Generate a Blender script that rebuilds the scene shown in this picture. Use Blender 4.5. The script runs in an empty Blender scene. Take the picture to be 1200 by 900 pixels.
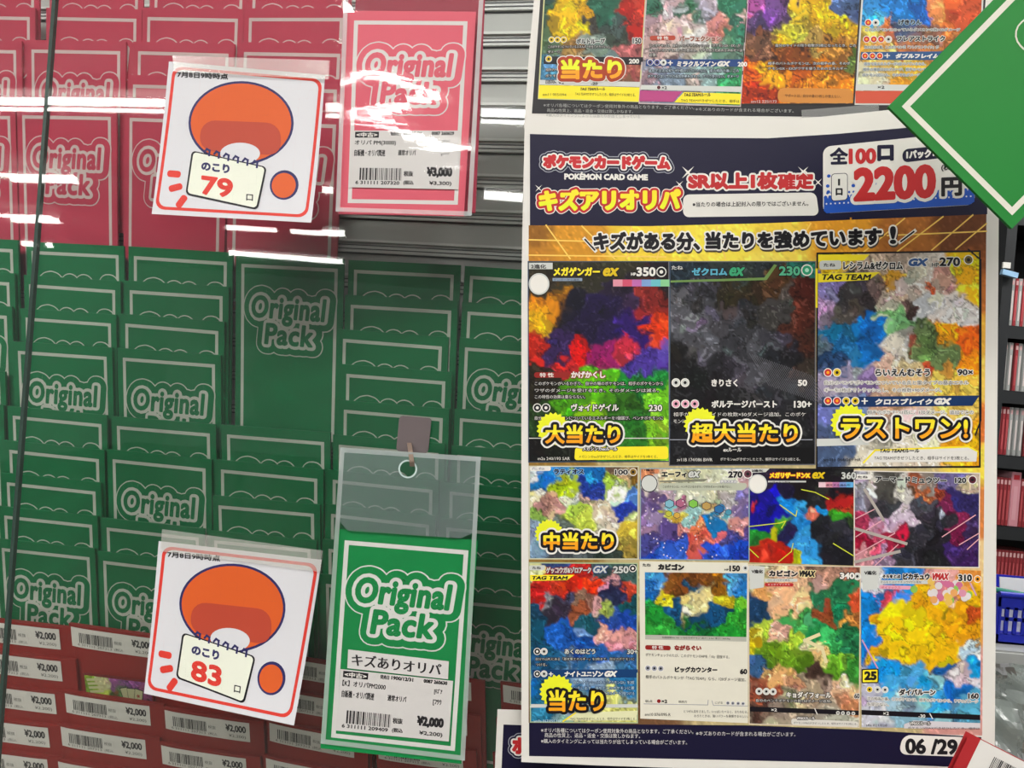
import bpy, math, random
import numpy as np
from mathutils import Vector, Matrix

scene = bpy.context.scene
C = scene.collection
# ------------------------------------------------------------------ camera, light, exposure
F = 940.0                                   # focal length in pixels of the 1200x900 frame
ROLL = math.radians(5.0)
EYE = np.array([0.0, 0.0, 1.45])
CR, SR = math.cos(ROLL), math.sin(ROLL)
cam = bpy.data.cameras.new('camera')
cam.sensor_width = 36.0
cam.lens = 36.0 * F / 1200.0
cam.clip_start = 0.02
cam_o = bpy.data.objects.new('camera', cam)
C.objects.link(cam_o)
cam_o.matrix_world = Matrix(((CR, -SR, 0, 0), (0, 0, -1, 0), (SR, CR, 0, EYE[2]), (0, 0, 0, 1)))
scene.camera = cam_o

world = bpy.data.worlds.new('shop_light')
scene.world = world
world.use_nodes = True
wb = world.node_tree.nodes['Background']
wb.inputs[0].default_value = (1.0, 0.985, 0.96, 1)
wb.inputs[1].default_value = 0.34
LAMP_WATTS = 22.0
TUBE_GLOW = 45.0
scene.view_settings.view_transform = 'Standard'
scene.view_settings.look = 'None'
scene.view_settings.gamma = 1.0
scene.view_settings.use_curve_mapping = False
scene.view_settings.exposure = -0.55
scene.cycles.transparent_max_bounces = 24
scene.cycles.max_bounces = 10
scene.cycles.use_denoising = True
CEIL_Z = 2.85

# ------------------------------------------------------------------ helpers
def at(px, py, Y):
    """the point at distance Y in front of the camera that shows at a pixel"""
    px = np.asarray(px, float); py = np.asarray(py, float); Y = np.asarray(Y, float)
    dx = (px - 600.0) / F; dz = (450.0 - py) / F
    return np.stack([EYE[0] + Y * (dx * CR - dz * SR), EYE[1] + Y + 0 * dx, EYE[2] + Y * (dx * SR + dz * CR)], -1)

def lin(h):
    h = h.lstrip('#')
    c = [int(h[i:i + 2], 16) / 255.0 for i in (0, 2, 4)]
    return tuple(x / 12.92 if x <= 0.04045 else ((x + 0.055) / 1.055) ** 2.4 for x in c)

MATS = {}
def mat(hexc, rough=0.5, metal=0.0, spec=0.22, bump=0.0, bscale=60.0):
    key = (hexc, rough, metal, spec, bump, bscale)
    if key in MATS: return MATS[key]
    m = bpy.data.materials.new('print_' + hexc)
    m.use_nodes = True
    nt = m.node_tree
    b = nt.nodes['Principled BSDF']
    b.inputs['Base Color'].default_value = (*lin(hexc), 1)
    b.inputs['Roughness'].default_value = rough
    b.inputs['Metallic'].default_value = metal
    b.inputs['Specular IOR Level'].default_value = spec
    if bump:
        tc = nt.nodes.new('ShaderNodeTexCoord'); n = nt.nodes.new('ShaderNodeTexNoise'); bp = nt.nodes.new('ShaderNodeBump')
        n.inputs['Scale'].default_value = bscale; bp.inputs['Strength'].default_value = bump; bp.inputs['Distance'].default_value = 0.001
        nt.links.new(tc.outputs['Object'], n.inputs['Vector']); nt.links.new(n.outputs['Fac'], bp.inputs['Height'])
        nt.links.new(bp.outputs['Normal'], b.inputs['Normal'])
    MATS[key] = m
    return m

def clear_mat(name, tint=(1, 1, 1), ior=1.45, milky=0.0, milk=(0.6, 0.65, 0.65), rough=0.02, bump=0.0, bscale=30.0, stretch=(1, 1, 1)):
    """thin clear plastic or glass: lets light straight through and mirrors by the Fresnel law"""
    m = bpy.data.materials.new(name); m.use_nodes = True
    nt = m.node_tree; nt.nodes.clear(); N = nt.nodes.new; L = nt.links.new
    out = N('ShaderNodeOutputMaterial'); tr = N('ShaderNodeBsdfTransparent'); gl = N('ShaderNodeBsdfGlossy')
    fr = N('ShaderNodeFresnel'); mx = N('ShaderNodeMixShader')
    tr.inputs[0].default_value = (*tint, 1); gl.inputs['Color'].default_value = (1, 1, 1, 1); gl.inputs['Roughness'].default_value = rough
    fr.inputs['IOR'].default_value = ior
    base = tr.outputs[0]
    if milky:
        df = N('ShaderNodeBsdfDiffuse'); df.inputs[0].default_value = (*milk, 1)
        m2 = N('ShaderNodeMixShader'); m2.inputs[0].default_value = milky
        L(tr.outputs[0], m2.inputs[1]); L(df.outputs[0], m2.inputs[2]); base = m2.outputs[0]
    if bump:
        tc = N('ShaderNodeTexCoord'); mp = N('ShaderNodeMapping'); n = N('ShaderNodeTexNoise'); bp = N('ShaderNodeBump')
        mp.inputs['Scale'].default_value = stretch
        n.inputs['Scale'].default_value = bscale; n.inputs['Detail'].default_value = 1.5
        bp.inputs['Strength'].default_value = bump; bp.inputs['Distance'].default_value = 0.004
        L(tc.outputs['Object'], mp.inputs['Vector']); L(mp.outputs[0], n.inputs['Vector']); L(n.outputs['Fac'], bp.inputs['Height'])
        L(bp.outputs['Normal'], gl.inputs['Normal']); L(bp.outputs['Normal'], fr.inputs['Normal'])
    L(fr.outputs[0], mx.inputs[0]); L(base, mx.inputs[1]); L(gl.outputs[0], mx.inputs[2]); L(mx.outputs[0], out.inputs[0])
    return m

def picture_mat():
    m = bpy.data.materials.new('printed_picture'); m.use_nodes = True
    b = m.node_tree.nodes['Principled BSDF']; b.inputs['Roughness'].default_value = 0.5; b.inputs['Specular IOR Level'].default_value = 0.2
    a = m.node_tree.nodes.new('ShaderNodeVertexColor'); a.layer_name = 'Ink'
    m.node_tree.links.new(a.outputs['Color'], b.inputs['Base Color'])
    return m
PICTURE = picture_mat()

def tag(o, label=None, cat=None, group=None, kind=None):
    if label: o['label'] = label
    if cat: o['category'] = cat
    if group: o['group'] = group
    if kind: o['kind'] = kind
    return o

def empty(name, loc=(0, 0, 0)):
    o = bpy.data.objects.new(name, None); C.objects.link(o); o.location = Vector(loc); o.empty_display_size = 0.02
    return o

class MB:
    """collects polygons (3-D) with a material each; build() links ONE mesh object"""
    def __init__(s): s.v = []; s.f = []; s.mi = []; s.m = []; s.n = 0
    def idx(s, m):
        if m not in s.m: s.m.append(m)
        return s.m.index(m)
    def poly(s, P, m):
        P = np.asarray(P, float); k = len(P)
        s.v.append(P); s.f.append(list(range(s.n, s.n + k))); s.mi.append(s.idx(m)); s.n += k
    def faces(s, P, F_, m):
        P = np.asarray(P, float); i = s.idx(m); s.v.append(P)
        for f in F_: s.f.append([a + s.n for a in f]); s.mi.append(i)
        s.n += len(P)
    def box(s, o, a, b, c, m):
        """box from corner o along edge vectors a, b, c"""
        o, a, b, c = (np.asarray(t, float) for t in (o, a, b, c))
        P = [o, o + a, o + a + b, o + b, o + c, o + a + c, o + a + b + c, o + b + c]
        s.faces(P, [(0, 3, 2, 1), (4, 5, 6, 7), (0, 1, 5, 4), (1, 2, 6, 5), (2, 3, 7, 6), (3, 0, 4, 7)], m)
    def tube(s, p, q, r, m, n=10):
        p = np.asarray(p, float); q = np.asarray(q, float); d = q - p; d = d / np.linalg.norm(d)
        a = np.cross(d, [0, 0, 1.0]);
        if np.linalg.norm(a) < 1e-3: a = np.cross(d, [1.0, 0, 0])
        a /= np.linalg.norm(a); b = np.cross(d, a)
        t = [2 * math.pi * i / n for i in range(n)]
        P = [p + r * (math.cos(x) * a + math.sin(x) * b) for x in t] + [q + r * (math.cos(x) * a + math.sin(x) * b) for x in t]
        s.faces(P, [(i, (i + 1) % n, n + (i + 1) % n, n + i) for i in range(n)] + [tuple(range(n))[::-1], tuple(range(n, 2 * n))], m)
    def mesh(s, name, origin=(0, 0, 0)):
        me = bpy.data.meshes.new(name)
        V = np.concatenate(s.v) - np.asarray(origin, float)
        me.from_pydata(V.tolist(), [], s.f)
        for m in s.m: me.materials.append(m)
        me.polygons.foreach_set('material_index', s.mi)
        me.update()
        return me
    def build(s, name, parent=None):
        o = bpy.data.objects.new(name, s.mesh(name, wloc(parent)))
        C.objects.link(o); o.parent = parent
        return o

def wloc(p):
    v = Vector((0, 0, 0))
    while p is not None:
        v = v + p.location; p = p.parent
    return np.array(v)

# ------------------------------------------------------------------ lettering as real flat ink
GLYPHS = {}
def glyphs(s):
    if s in GLYPHS: return GLYPHS[s]
    cu = bpy.data.curves.new('ink', 'FONT'); cu.body = s; cu.resolution_u = 4 if len(s) <= 8 else 2
    if s in ('Original', 'Pack'): cu.space_character = 1.07
    o = bpy.data.objects.new('ink', cu); C.objects.link(o)
    dg = bpy.context.evaluated_depsgraph_get(); dg.update()
    me = o.evaluated_get(dg).to_mesh()
    V = np.array([v.co[:2] for v in me.vertices]); Fc = [tuple(p.vertices) for p in me.polygons]
    cnt = {}; E_ = []
    for f in Fc:
        for a, b in zip(f, f[1:] + f[:1]):
            k = (min(a, b), max(a, b)); cnt[k] = cnt.get(k, 0) + 1
    for f in Fc:                                       # outline edges, ink to the left of a -> b
        A = sum(V[a][0] * V[b][1] - V[b][0] * V[a][1] for a, b in zip(f, f[1:] + f[:1]))
        for a, b in zip(f, f[1:] + f[:1]):
            if cnt[(min(a, b), max(a, b))] == 1: E_.append((a, b) if A > 0 else (b, a))
    bpy.data.objects.remove(o); bpy.data.curves.remove(cu)
    GLYPHS[s] = (V, Fc, E_)
    return GLYPHS[s]

def clip(poly, ax, lo, hi):
    for sgn, lim in ((1, lo), (-1, -hi)):
        out = []
        n = len(poly)
        for i in range(n):
            p, q = poly[i], poly[(i + 1) % n]
            a, b = sgn * p[ax] - lim, sgn * q[ax] - lim
            if a >= 0: out.append(p)
            if (a > 0) != (b > 0) and a != b and (a >= 0) != (b >= 0):
                t = a / (a - b); out.append((p[0] + t * (q[0] - p[0]), p[1] + t * (q[1] - p[1])))
        poly = out
        if len(poly) < 3: return []
    return poly

LAYER = 7e-5
JITTER = random.Random(5)
class Ink:
    """draws flat shapes in 2-D (y down) onto a surface: surf(x, y, lift) -> 3-D; tr = scale and origin of the drawing units"""
    def __init__(s, surf, step=0.0):
        s.surf = surf; s.step = step; s.tr = (1.0, 0.0, 0.0); s.new()
    def new(s): s.mb = MB(); return s.mb
    def unit(s, sc, ox, oy): s.tr = (sc, ox, oy)
    def _map(s, P):
        P = np.asarray(P, float); k, ox, oy = s.tr
        return P / k + np.array([ox, oy])
    def raw(s, P, m, L):           # P already in surface units
        P = np.asarray(P, float)
        s.mb.poly(s.surf(P[:, 0], P[:, 1], np.full(len(P), (L + 0.75 * JITTER.random()) * LAYER)), m)
    def poly(s, P, m, L=0):        # convex
        P = [tuple(p) for p in s._map(P)]
        if not s.step: s.raw(P, m, L); return
        xs = [p[0] for p in P]; ys = [p[1] for p in P]
        nx = max(1, int(math.ceil((max(xs) - min(xs)) / s.step))); ny = max(1, int(math.ceil((max(ys) - min(ys)) / s.step)))
        dx = (max(xs) - min(xs)) / nx; dy = (max(ys) - min(ys)) / ny
        for i in range(nx):
            a = clip(P, 0, min(xs) + i * dx, min(xs) + (i + 1) * dx)
            if not a: continue
            for j in range(ny):
                b = clip(a, 1, min(ys) + j * dy, min(ys) + (j + 1) * dy) if ny > 1 else a
                if len(b) >= 3: s.raw(b, m, L)
    def rect(s, x0, y0, x1, y1, m, L=0, slope=0.0):
        w = slope * (x1 - x0)
        s.poly([(x0, y0), (x1, y0 + w), (x1, y1 + w), (x0, y1)], m, L)
    def rrect(s, q, r, m, L=0):
        """rounded convex quad q = TL, TR, BR, BL"""
        q = [np.array(p, float) for p in q]; out = []
        for i in range(4):
            p = q[i]; a = q[i - 1] - p; b = q[(i + 1) % 4] - p
            a = a / np.linalg.norm(a); b = b / np.linalg.norm(b)
            c = p + r * (a + b)
            for k in range(6):
                t = k / 5 * math.pi / 2
                out.append(c - r * b * math.cos(t) - r * a * math.sin(t))
        s.poly(out, m, L)
    def ell(s, cx, cy, rx, ry, m, L=0, rot=0.0, n=28):
        P = []
        for i in range(n):
            t = 2 * math.pi * i / n; x = rx * math.cos(t); y = ry * math.sin(t)
            P.append((cx + x * math.cos(rot) - y * math.sin(rot), cy + x * math.sin(rot) + y * math.cos(rot)))
        s.poly(P, m, L)
    def line(s, pts, w, m, L=0, closed=False):
        pts = [np.array(p, float) for p in pts]
        pr = list(zip(pts, pts[1:] + pts[:1])) if closed else list(zip(pts, pts[1:]))
        for p, q in pr:
            d = q - p; l = np.linalg.norm(d)
            if l < 1e-9: continue
            d = d / l * w / 2; n = np.array([-d[1], d[0]])
            s.poly([p - d + n, q + d + n, q + d - n, p - d - n], m, L)
    def star(s, cx, cy, r1, r2, n, m, L=0):
        P = []
        for i in range(2 * n):
            r = r1 if i % 2 else r2; t = math.pi * i / n; P.append((cx + r * math.cos(t), cy + r * math.sin(t)))
        for i in range(2 * n): s.poly([(cx, cy), P[i], P[(i + 1) % (2 * n)]], m, L)
    def text(s, t, x0, y0, x1, y1, m, L=0, w=0.0, slope=0.0, shear=0.0, out=(), m2=None, cut=0.55):
        """lettering whose inked box is x0..x1, y0..y1; w thickens the strokes; out = rims [(r, material), ...] widest first"""
        V, Fc, E_ = glyphs(t)
        if not len(V): return
        lo = V.min(0); hi = V.max(0); k = s.tr[0]
        U = np.empty_like(V)
        n = (V[:, 1] - lo[1]) / max(hi[1] - lo[1], 1e-6)
        U[:, 0] = x0 + w + (V[:, 0] - lo[0]) / max(hi[0] - lo[0], 1e-6) * (x1 - x0 - 2 * w)
        U[:, 1] = y1 - w - n * (y1 - y0 - 2 * w)
        U[:, 0] += shear * (y1 - U[:, 1]); U[:, 1] += slope * (U[:, 0] - x0)
        for r, mm in list(out) + ([(0, None)]):
            rr = r + w
            mm = mm or m
            two = (m2 if r == 0 else None)
            if rr > 0: s._rim(U, E_, rr, mm, L, two, (y0 + (y1 - y0) * cut, slope, x0))
            for f in Fc: s._tone([U[i] for i in f], mm, L, two, (y0 + (y1 - y0) * cut, slope, x0))
            L += 1
    def _tone(s, P, m, L, m2, c):
        if m2 is None:
            s.raw(s._map(P), m, L); return
        Q = [(p[0], p[1] - c[1] * (p[0] - c[2])) for p in P]
        for mm, lo, hi in ((m, -1e9, c[0]), (m2, c[0], 1e9)):
            R = clip(Q, 1, lo, hi)
            if len(R) >= 3: s.raw(s._map([(p[0], p[1] + c[1] * (p[0] - c[2])) for p in R]), mm, L)
    def _rim(s, U, E_, r, m, L, m2, c):
        into = {}; nn = {}
        for a, b in E_:
            d = U[b] - U[a]; l = math.hypot(d[0], d[1])
            if l < 1e-9: continue
            n = np.array([-d[1], d[0]]) / l; nn[(a, b)] = (n, d / l); into.setdefault(b, []).append((a, b))
            s._tone([U[a], U[b], U[b] + n * r, U[a] + n * r], m, L, m2, c)
        part_ = math.pi / (9 if r / s.tr[0] > 1.5 else 5)
        for (a, b), (n2, d2) in nn.items():
            for e in into.get(a, ()):
                n1, d1 = nn[e]
                if d1[0] * d2[1] - d1[1] * d2[0] >= -1e-4: continue      # only outside corners open a gap
                t0 = math.atan2(n1[1], n1[0]); t1 = math.atan2(n2[1], n2[0]); dt = (t1 - t0 + math.pi) % (2 * math.pi) - math.pi
                k = max(1, int(math.ceil(abs(dt) / part_)))
                P = [U[a]] + [U[a] + r * np.array([math.cos(t0 + dt * i / k), math.sin(t0 + dt * i / k)]) for i in range(k + 1)]
                s._tone(P, m, L, m2, c)
    def bars(s, x0, y0, x1, y1, m, L=0, seed=1, slope=0.0, n=38):
        rnd = random.Random(seed); x = x0; u = (x1 - x0) / n
        while x < x1:
            w = u * rnd.choice((0.5, 0.5, 1.0, 1.5)); g = u * rnd.choice((0.5, 0.7, 1.0))
            s.rect(x, y0 + slope * (x - x0), min(x + w, x1), y1 + slope * (x - x0), m, L, slope); x += w + g
    def build(s, name, parent=None):
        o = s.mb.build(name, parent); s.mb = MB(); return o

def value_noise(x, y, seed):
    rs = np.random.RandomState(seed); G = rs.rand(64, 64)
    xi = np.floor(x).astype(int); yi = np.floor(y).astype(int); fx = x - xi; fy = y - yi
    fx = fx * fx * (3 - 2 * fx); fy = fy * fy * (3 - 2 * fy)
    g = lambda a, b: G[a % 64, b % 64]
    return (g(xi, yi) * (1 - fx) + g(xi + 1, yi) * fx) * (1 - fy) + (g(xi, yi + 1) * (1 - fx) + g(xi + 1, yi + 1) * fx) * fy

def art(surf, quad, seeds, seed, name, parent, L=3, tr=(1, 0, 0), warp=7.0, sharp=10.0, grain=0.18, step=1.4, rich=True):
    """an abstract painterly printed picture: soft-edged colour patches inside a quad of the drawing surface"""
    k, ox, oy = tr
    q = [np.array(p, float) for p in quad]
    W = np.linalg.norm(q[1] - q[0]); H = np.linalg.norm(q[3] - q[0])
    nx = int(W / step) + 2; ny = int(H / step) + 2
    u, v = np.meshgrid(np.linspace(0, 1, nx), np.linspace(0, 1, ny)); u = u.ravel(); v = v.ravel()
    P = ((1 - u) * (1 - v))[:, None] * q[0] + (u * (1 - v))[:, None] * q[1] + (u * v)[:, None] * q[2] + ((1 - u) * v)[:, None] * q[3]
    x, y = P[:, 0], P[:, 1]
    wx = x + warp * 2 * (value_noise(x / 11, y / 11, seed) - .5) + warp * (value_noise(x / 4.5, y / 4.5, seed + 1) - .5)
    wy = y + warp * 2 * (value_noise(x / 11, y / 11, seed + 2) - .5) + warp * (value_noise(x / 4.5, y / 4.5, seed + 3) - .5)
    S = [t.split() for t in seeds.split(';') if t.strip()]
    sx = np.array([float(a[0]) for a in S]) / k + ox; sy = np.array([float(a[1]) for a in S]) / k + oy
    sr = np.array([float(a[2]) for a in S]) / k; sc = np.array([lin(a[3]) for a in S])
    if rich:
        rs = np.random.RandomState(seed + 50); m_ = 6
        ang = rs.rand(len(sx), m_) * 6.283; rad = (0.25 + 0.75 * rs.rand(len(sx), m_)) * sr[:, None]
        f = np.exp(rs.randn(len(sx), m_) * 0.36)[..., None]
        sx = np.concatenate([sx, (sx[:, None] + rad * np.cos(ang)).ravel()]); sy = np.concatenate([sy, (sy[:, None] + rad * np.sin(ang)).ravel()])
        cc = sc[:, None, :] * f * (1 + 0.10 * rs.randn(len(sr), m_, 3))
        sc = np.concatenate([sc, np.clip(cc, 0.004, 0.8).reshape(-1, 3)]); sr = np.concatenate([sr, (sr[:, None] * (0.35 + 0.35 * rs.rand(len(sr), m_))).ravel()])
    d = np.sqrt((wx[:, None] - sx) ** 2 + (wy[:, None] - sy) ** 2) / sr
    w = np.exp(-sharp * (d - d.min(1, keepdims=True))); w /= w.sum(1, keepdims=True)
    col = w @ sc
    if rich:
        two = np.partition(d, 1, axis=1)[:, :2]; gap = two[:, 1] - two[:, 0]
        pick = value_noise(x / 20.0 + 3, y / 20.0, seed + 9)
        line_ = np.clip(1 - gap / 0.10, 0, 1) * np.clip((pick - 0.3) * 4, 0, 1)
        col = col * (1 - 0.75 * line_)[:, None]
    g = 1 + grain * 2 * (value_noise(wx / 2.6, wy / 4.0, seed + 5) - .5) + grain * (value_noise(x / 6.0 + 9, y / 6.0, seed + 6) - .5)
    hi = value_noise(wx / 3.2 + 30, wy / 3.2, seed + 7)
    col = col * g[:, None]
    col = np.where((hi > 0.80)[:, None], col * (1.0 + 4.5 * grain) + 0.05 * grain, col)
    col = np.where((hi < 0.20)[:, None], col * (1 - 2.2 * grain), col)
    if rich:
        gm = col.mean(1, keepdims=True); col = np.clip(gm + 1.15 * (col - gm), 0.003, 1) * 0.9
    col = np.clip(col, 0.003, 0.85)
    V = surf(x, y, L * LAYER)
    org = wloc(parent)
    me = bpy.data.meshes.new(name)
    idx = np.arange(nx * ny).reshape(ny, nx)
    fs = np.stack([idx[:-1, :-1], idx[1:, :-1], idx[1:, 1:], idx[:-1, 1:]], -1).reshape(-1, 4)
    me.from_pydata((V - org).tolist(), [], fs.tolist())
    ca = me.color_attributes.new('Ink', 'FLOAT_COLOR', 'POINT')
    ca.data.foreach_set('color', np.concatenate([col, np.ones((len(col), 1))], 1).astype(np.float32).ravel())
    me.materials.append(PICTURE); me.update()
    o = bpy.data.objects.new(name, me); C.objects.link(o); o.parent = parent
    return o

WHITE = mat('e4e1da', 0.55); INK = mat('1c1a1e', 0.5); NAVY = mat('15122f', 0.5); RED = mat('c02c30', 0.45)
# ------------------------------------------------------------------ the room
UP = np.array([0, 0, 1.0])
def pane_box(name, x0, x1, y0, y1, z0, z1, m):
    b = MB(); b.box((x0, y0, z0), (x1 - x0, 0, 0), (0, y1 - y0, 0), (0, 0, z1 - z0), m)
    return tag(b.build(name), kind='structure')

pane_box('floor', -6, 6, -12, 5, -0.05, 0.0, mat('6e6a64', 0.5, bump=0.1))
pane_box('ceiling', -6, 6, -12, 5, CEIL_Z, CEIL_Z + 0.05, mat('d8d6d0', 0.8, bump=0.15))

# slatted metal back panel of the display, seen between the packs
PA = at(37, 294, 0.543); PB = at(551, 323, 0.474)
E1 = PB - PA; E1[2] = 0; E1 /= np.linalg.norm(E1)
NB = np.cross(UP, E1)                                   # away from the shopper
wb_ = MB()
STEEL = mat('aeaeab', 0.4, 0.0, bump=0.05, bscale=20); STEEL2 = mat('cfcfcc', 0.35, 0.0); GAP = mat('55575a', 0.6)
WO = PA + NB * 0.034
def wall_z(py):
    """height on the back panel seen at pixel (600, py)"""
    lo, hi = 0.3, 0.9
    for _ in range(40):
        m = (lo + hi) / 2; p = at(600, py, m)
        if np.dot(p - WO, NB) > 0: hi = m
        else: lo = m
    return at(600, py, lo)[2]
zt, pitch = wall_z(9), (wall_z(9) - wall_z(258)) / 6.0
_d = at(1128, 450, 1.0) - EYE; _t = np.dot(WO - EYE, NB) / np.dot(_d, NB)
X0, X1 = -0.25, float(np.dot(EYE + _d * _t - WO, E1))
def slab(z0, z1, d0, d1, m):
    o = WO + E1 * X0 + NB * d0; o = np.array([o[0], o[1], z0])
    wb_.box(o, E1 * (X1 - X0), NB * (d1 - d0), UP * (z1 - z0), m)
slab(zt - pitch * 25, zt + pitch * 5, -0.0015, 0.012, STEEL)
for k in range(-4, 25):
    z = zt - k * pitch
    slab(z - 0.0032, z + 0.0032, -0.004, 0.004, STEEL2)
    slab(z - 0.0014, z - 0.0008, -0.0044, -0.004, GAP); slab(z + 0.0010, z + 0.0016, -0.0044, -0.004, GAP)
    slab(z - 0.0042, z - 0.0032, -0.002, 0.004, GAP); slab(z + 0.0032, z + 0.0048, -0.006, 0.004, STEEL2)
tag(wb_.build('wall_back'), kind='structure')

# ------------------------------------------------------------------ ceiling lamps: some mirrored as streaks in the glass, others added for light
GLASS_Y = 0.42
glow = bpy.data.materials.new('tube_glow'); glow.use_nodes = True
_n = glow.node_tree; _n.nodes.clear(); _e = _n.nodes.new('ShaderNodeEmission'); _o = _n.nodes.new('ShaderNodeOutputMaterial')
_e.inputs[0].default_value = (1, 0.98, 0.95, 1); _e.inputs[1].default_value = TUBE_GLOW; _n.links.new(_e.outputs[0], _o.inputs[0])
HOUSE = mat('d6d4ce', 0.5)
def mirrored(px, py, z):
    """where in the room the thing at height z stands whose mirror image in the glass shows at a pixel"""
    d = at(px, py, 1.0) - EYE
    t = (z - EYE[2]) / d[2]
    return np.array([d[0] * t, 2 * GLASS_Y - t, z])
def lamp(p, q, r, second, label, light=0.0, width=0.16):
    c = (p + q) / 2
    root = empty('ceiling_lamp', (c[0], c[1], CEIL_Z)); tag(root, label, 'lamp', 'tube lamps in rows on the ceiling')
    d = (q - p) / np.linalg.norm(q - p); s = np.cross(UP, d)
    h = MB(); h.box(p - s * width / 2 + UP * 0.045, q - p, s * width, UP * (CEIL_Z - p[2] - 0.045), HOUSE)
    for e in (p, q): h.box(e - s * width / 2 - d * 0.01 - UP * 0.03, d * 0.02, s * width, UP * 0.09, HOUSE)
    h.build('housing', root)
    t = MB(); t.tube(p, q, r, glow); t.build('tube', root)
    if second:
        t = MB(); t.tube(p - s * second, q - s * second, r * 0.45, glow); t.build('tube', root)
    if light:
        a = bpy.data.lights.new('tube_light', 'AREA'); a.shape = 'RECTANGLE'; a.size = 1.2; a.size_y = 0.16; a.energy = light; a.color = (1, 0.975, 0.94)
        o = bpy.data.objects.new('tube_light', a); C.objects.link(o); o.parent = root; o.location = (0, 0, -0.16)
        o.rotation_euler = (0, 0, math.atan2(d[1], d[0]))
TZ = CEIL_Z - 0.09
def streak(x0, y0, x1, y1, r, second, label): lamp(mirrored(x0, y0, TZ), mirrored(x1, y1, TZ), r, second, label)
streak(-60, 116, 330, 123, 0.019, 0.13, 'long tube lamp mirrored in the glass across the red packs')
streak(345, 124, 640, 134, 0.019, 0.13, 'tube lamp mirrored in the glass beside the metal slats')
streak(12, 209, 100, 212, 0.022, -0.12, 'tube lamp mirrored as a short streak near the glass edge')
streak(376, 222, 396, 223, 0.022, 0, 'tube lamp mirrored beside the lower edge of the red hanging pack')
streak(566, 228, 616, 232, 0.028, 0, 'tube lamp mirrored on the slats next to the large poster')
streak(14, 257, 77, 259, 0.026, -0.2, 'tube lamp mirrored on the lower red packs by the glass edge')
streak(265, 266, 330, 269, 0.024, 0, 'tube lamp mirrored under the red bordered notice')
streak(341, 270, 408, 274, 0.028, 0, 'tube lamp mirrored above the middle green packs')
streak(25, 285, 48, 287, 0.028, 0, 'far tube lamp mirrored where red and green packs meet')
streak(55, 287, 66, 288, 0.028, 0, 'far tube lamp mirrored as a small dash on the first green pack')
streak(268, 296, 404, 307, 0.028, 0, 'far tube lamp mirrored along the top of the green packs')
for i, (x, y) in enumerate(((-1.6, -1.1), (0.0, -1.1), (1.6, -1.1), (-0.9, -1.62), (0.6, -1.62), (0.9, 1.5), (2.2, 2.0))):  # unseen lamps added to brighten the posters, packs and far shelf
    lamp(np.array([x - 0.6, y, TZ]), np.array([x + 0.6, y, TZ]), 0.014, 0.08,
         'unseen tube lamp added on the ceiling above the %s' % ('shopper' if y < 0 else 'game case shelf'), LAMP_WATTS)

# ------------------------------------------------------------------ packs in the rack
U_ = 0.000589                                            # 100 drawing units = width of the printed frame
GREEN = mat('0b7647', 0.42); GREEN_D = mat('0c5a38', 0.42); ROSE = mat('bf4159', 0.42); ROSE_D = mat('b03a50', 0.42)
LINE = mat('c9c9bf', 0.5); LINE_R = mat('d3c4c0', 0.5)
CLEAR = clear_mat('clear_sleeve', (0.99, 0.99, 0.99), 1.30, bump=0.25, bscale=50)
def local(x, y, lift): return np.stack([np.asarray(x) * U_, -np.asarray(y) * U_, 0 * np.asarray(x) + lift], -1)
def pack_logo(ink, main, line, L, w=1.0):
    """the two-line emblem with its two rims"""
    a = ('Original', 9.5, 28.5, 87, 57); b = ('Pack', 25, 54.5, 76, 75.5)
    for k, (r, m) in enumerate(((9.8, line), (8.7, main), (3.0, line), (0.0, main))):
        for t, x0, y0, x1, y1 in (a, b):
            if r: ink.text(t, x0 - r, y0 - r, x1 + r, y1 + r, m, L + k - 0.0, w=r + w, shear=0.10)
            else: ink.text(t, x0, y0, x1, y1, m, L + k, w=w, shear=0.10)
def card_mesh(main, dark, line, name):
    ink = Ink(local)
    x0, x1, y0, y1, th = -6 * U_, 106 * U_, -9 * U_, 172 * U_, 0.0012
    ink.mb.box((x0, -y1, -th), (x1 - x0, 0, 0), (0, y1 - y0, 0), (0, 0, th), main)
    for a, b, c, d in ((0, 0, 100, 3.2), (0, 161, 100, 164), (0, 3.2, 3.2, 161), (96.8, 3.2, 100, 161)): ink.rect(a, b, c, d, line, 1)
    pack_logo(ink, main, line, 2)
    return ink.mb.mesh(name)
def sleeve_mesh():
    b = MB(); x0, x1, y0, y1 = -7.5 * U_, 107.5 * U_, -174 * U_, 11.0 * U_; z = 0.0008
    n = 6; X = np.linspace(x0, x1, n); Y = np.linspace(y0, y1, n)
    P = [(x, y, z - 0.0005 * (abs(2 * i / (n - 1) - 1) > .9)) for j, y in enumerate(Y) for i, x in enumerate(X)]
    b.faces(P, [(j * n + i, j * n + i + 1, (j + 1) * n + i + 1, (j + 1) * n + i) for j in range(n - 1) for i in range(n - 1)], CLEAR)
    return b.mesh('sleeve')
def seat(root, TL, TR, width_units, tilt=0.14, depth=0.0):
    """stand a pack in the rack with its top edge along the line TL..TR"""
    x = TR - TL; s = np.linalg.norm(x) / (width_units * U_); x = x / np.linalg.norm(x)
    d = -UP + tilt * NB; d = d - np.dot(d, x) * x; d /= np.linalg.norm(d)
    z = np.cross(x, -d)
    o = TL - z * depth
    M = np.eye(4); M[:3, 0] = x * s; M[:3, 1] = -d * s; M[:3, 2] = z * s; M[:3, 3] = o
    root.matrix_world = Matrix(M.tolist())
def rackY(px): return 0.543 - (px - 37) * (0.069 / 514)
def plain_pack(name, meshes):
    root = empty(name)
    for n, me in meshes:
        o = bpy.data.objects.new(n, me); C.objects.link(o); o.parent = root
    return root
def copy_tree(root):
    r = root.copy(); C.objects.link(r)
    for ch in root.children:
        c = ch.copy(); C.objects.link(c); c.parent = r
    return r
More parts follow.
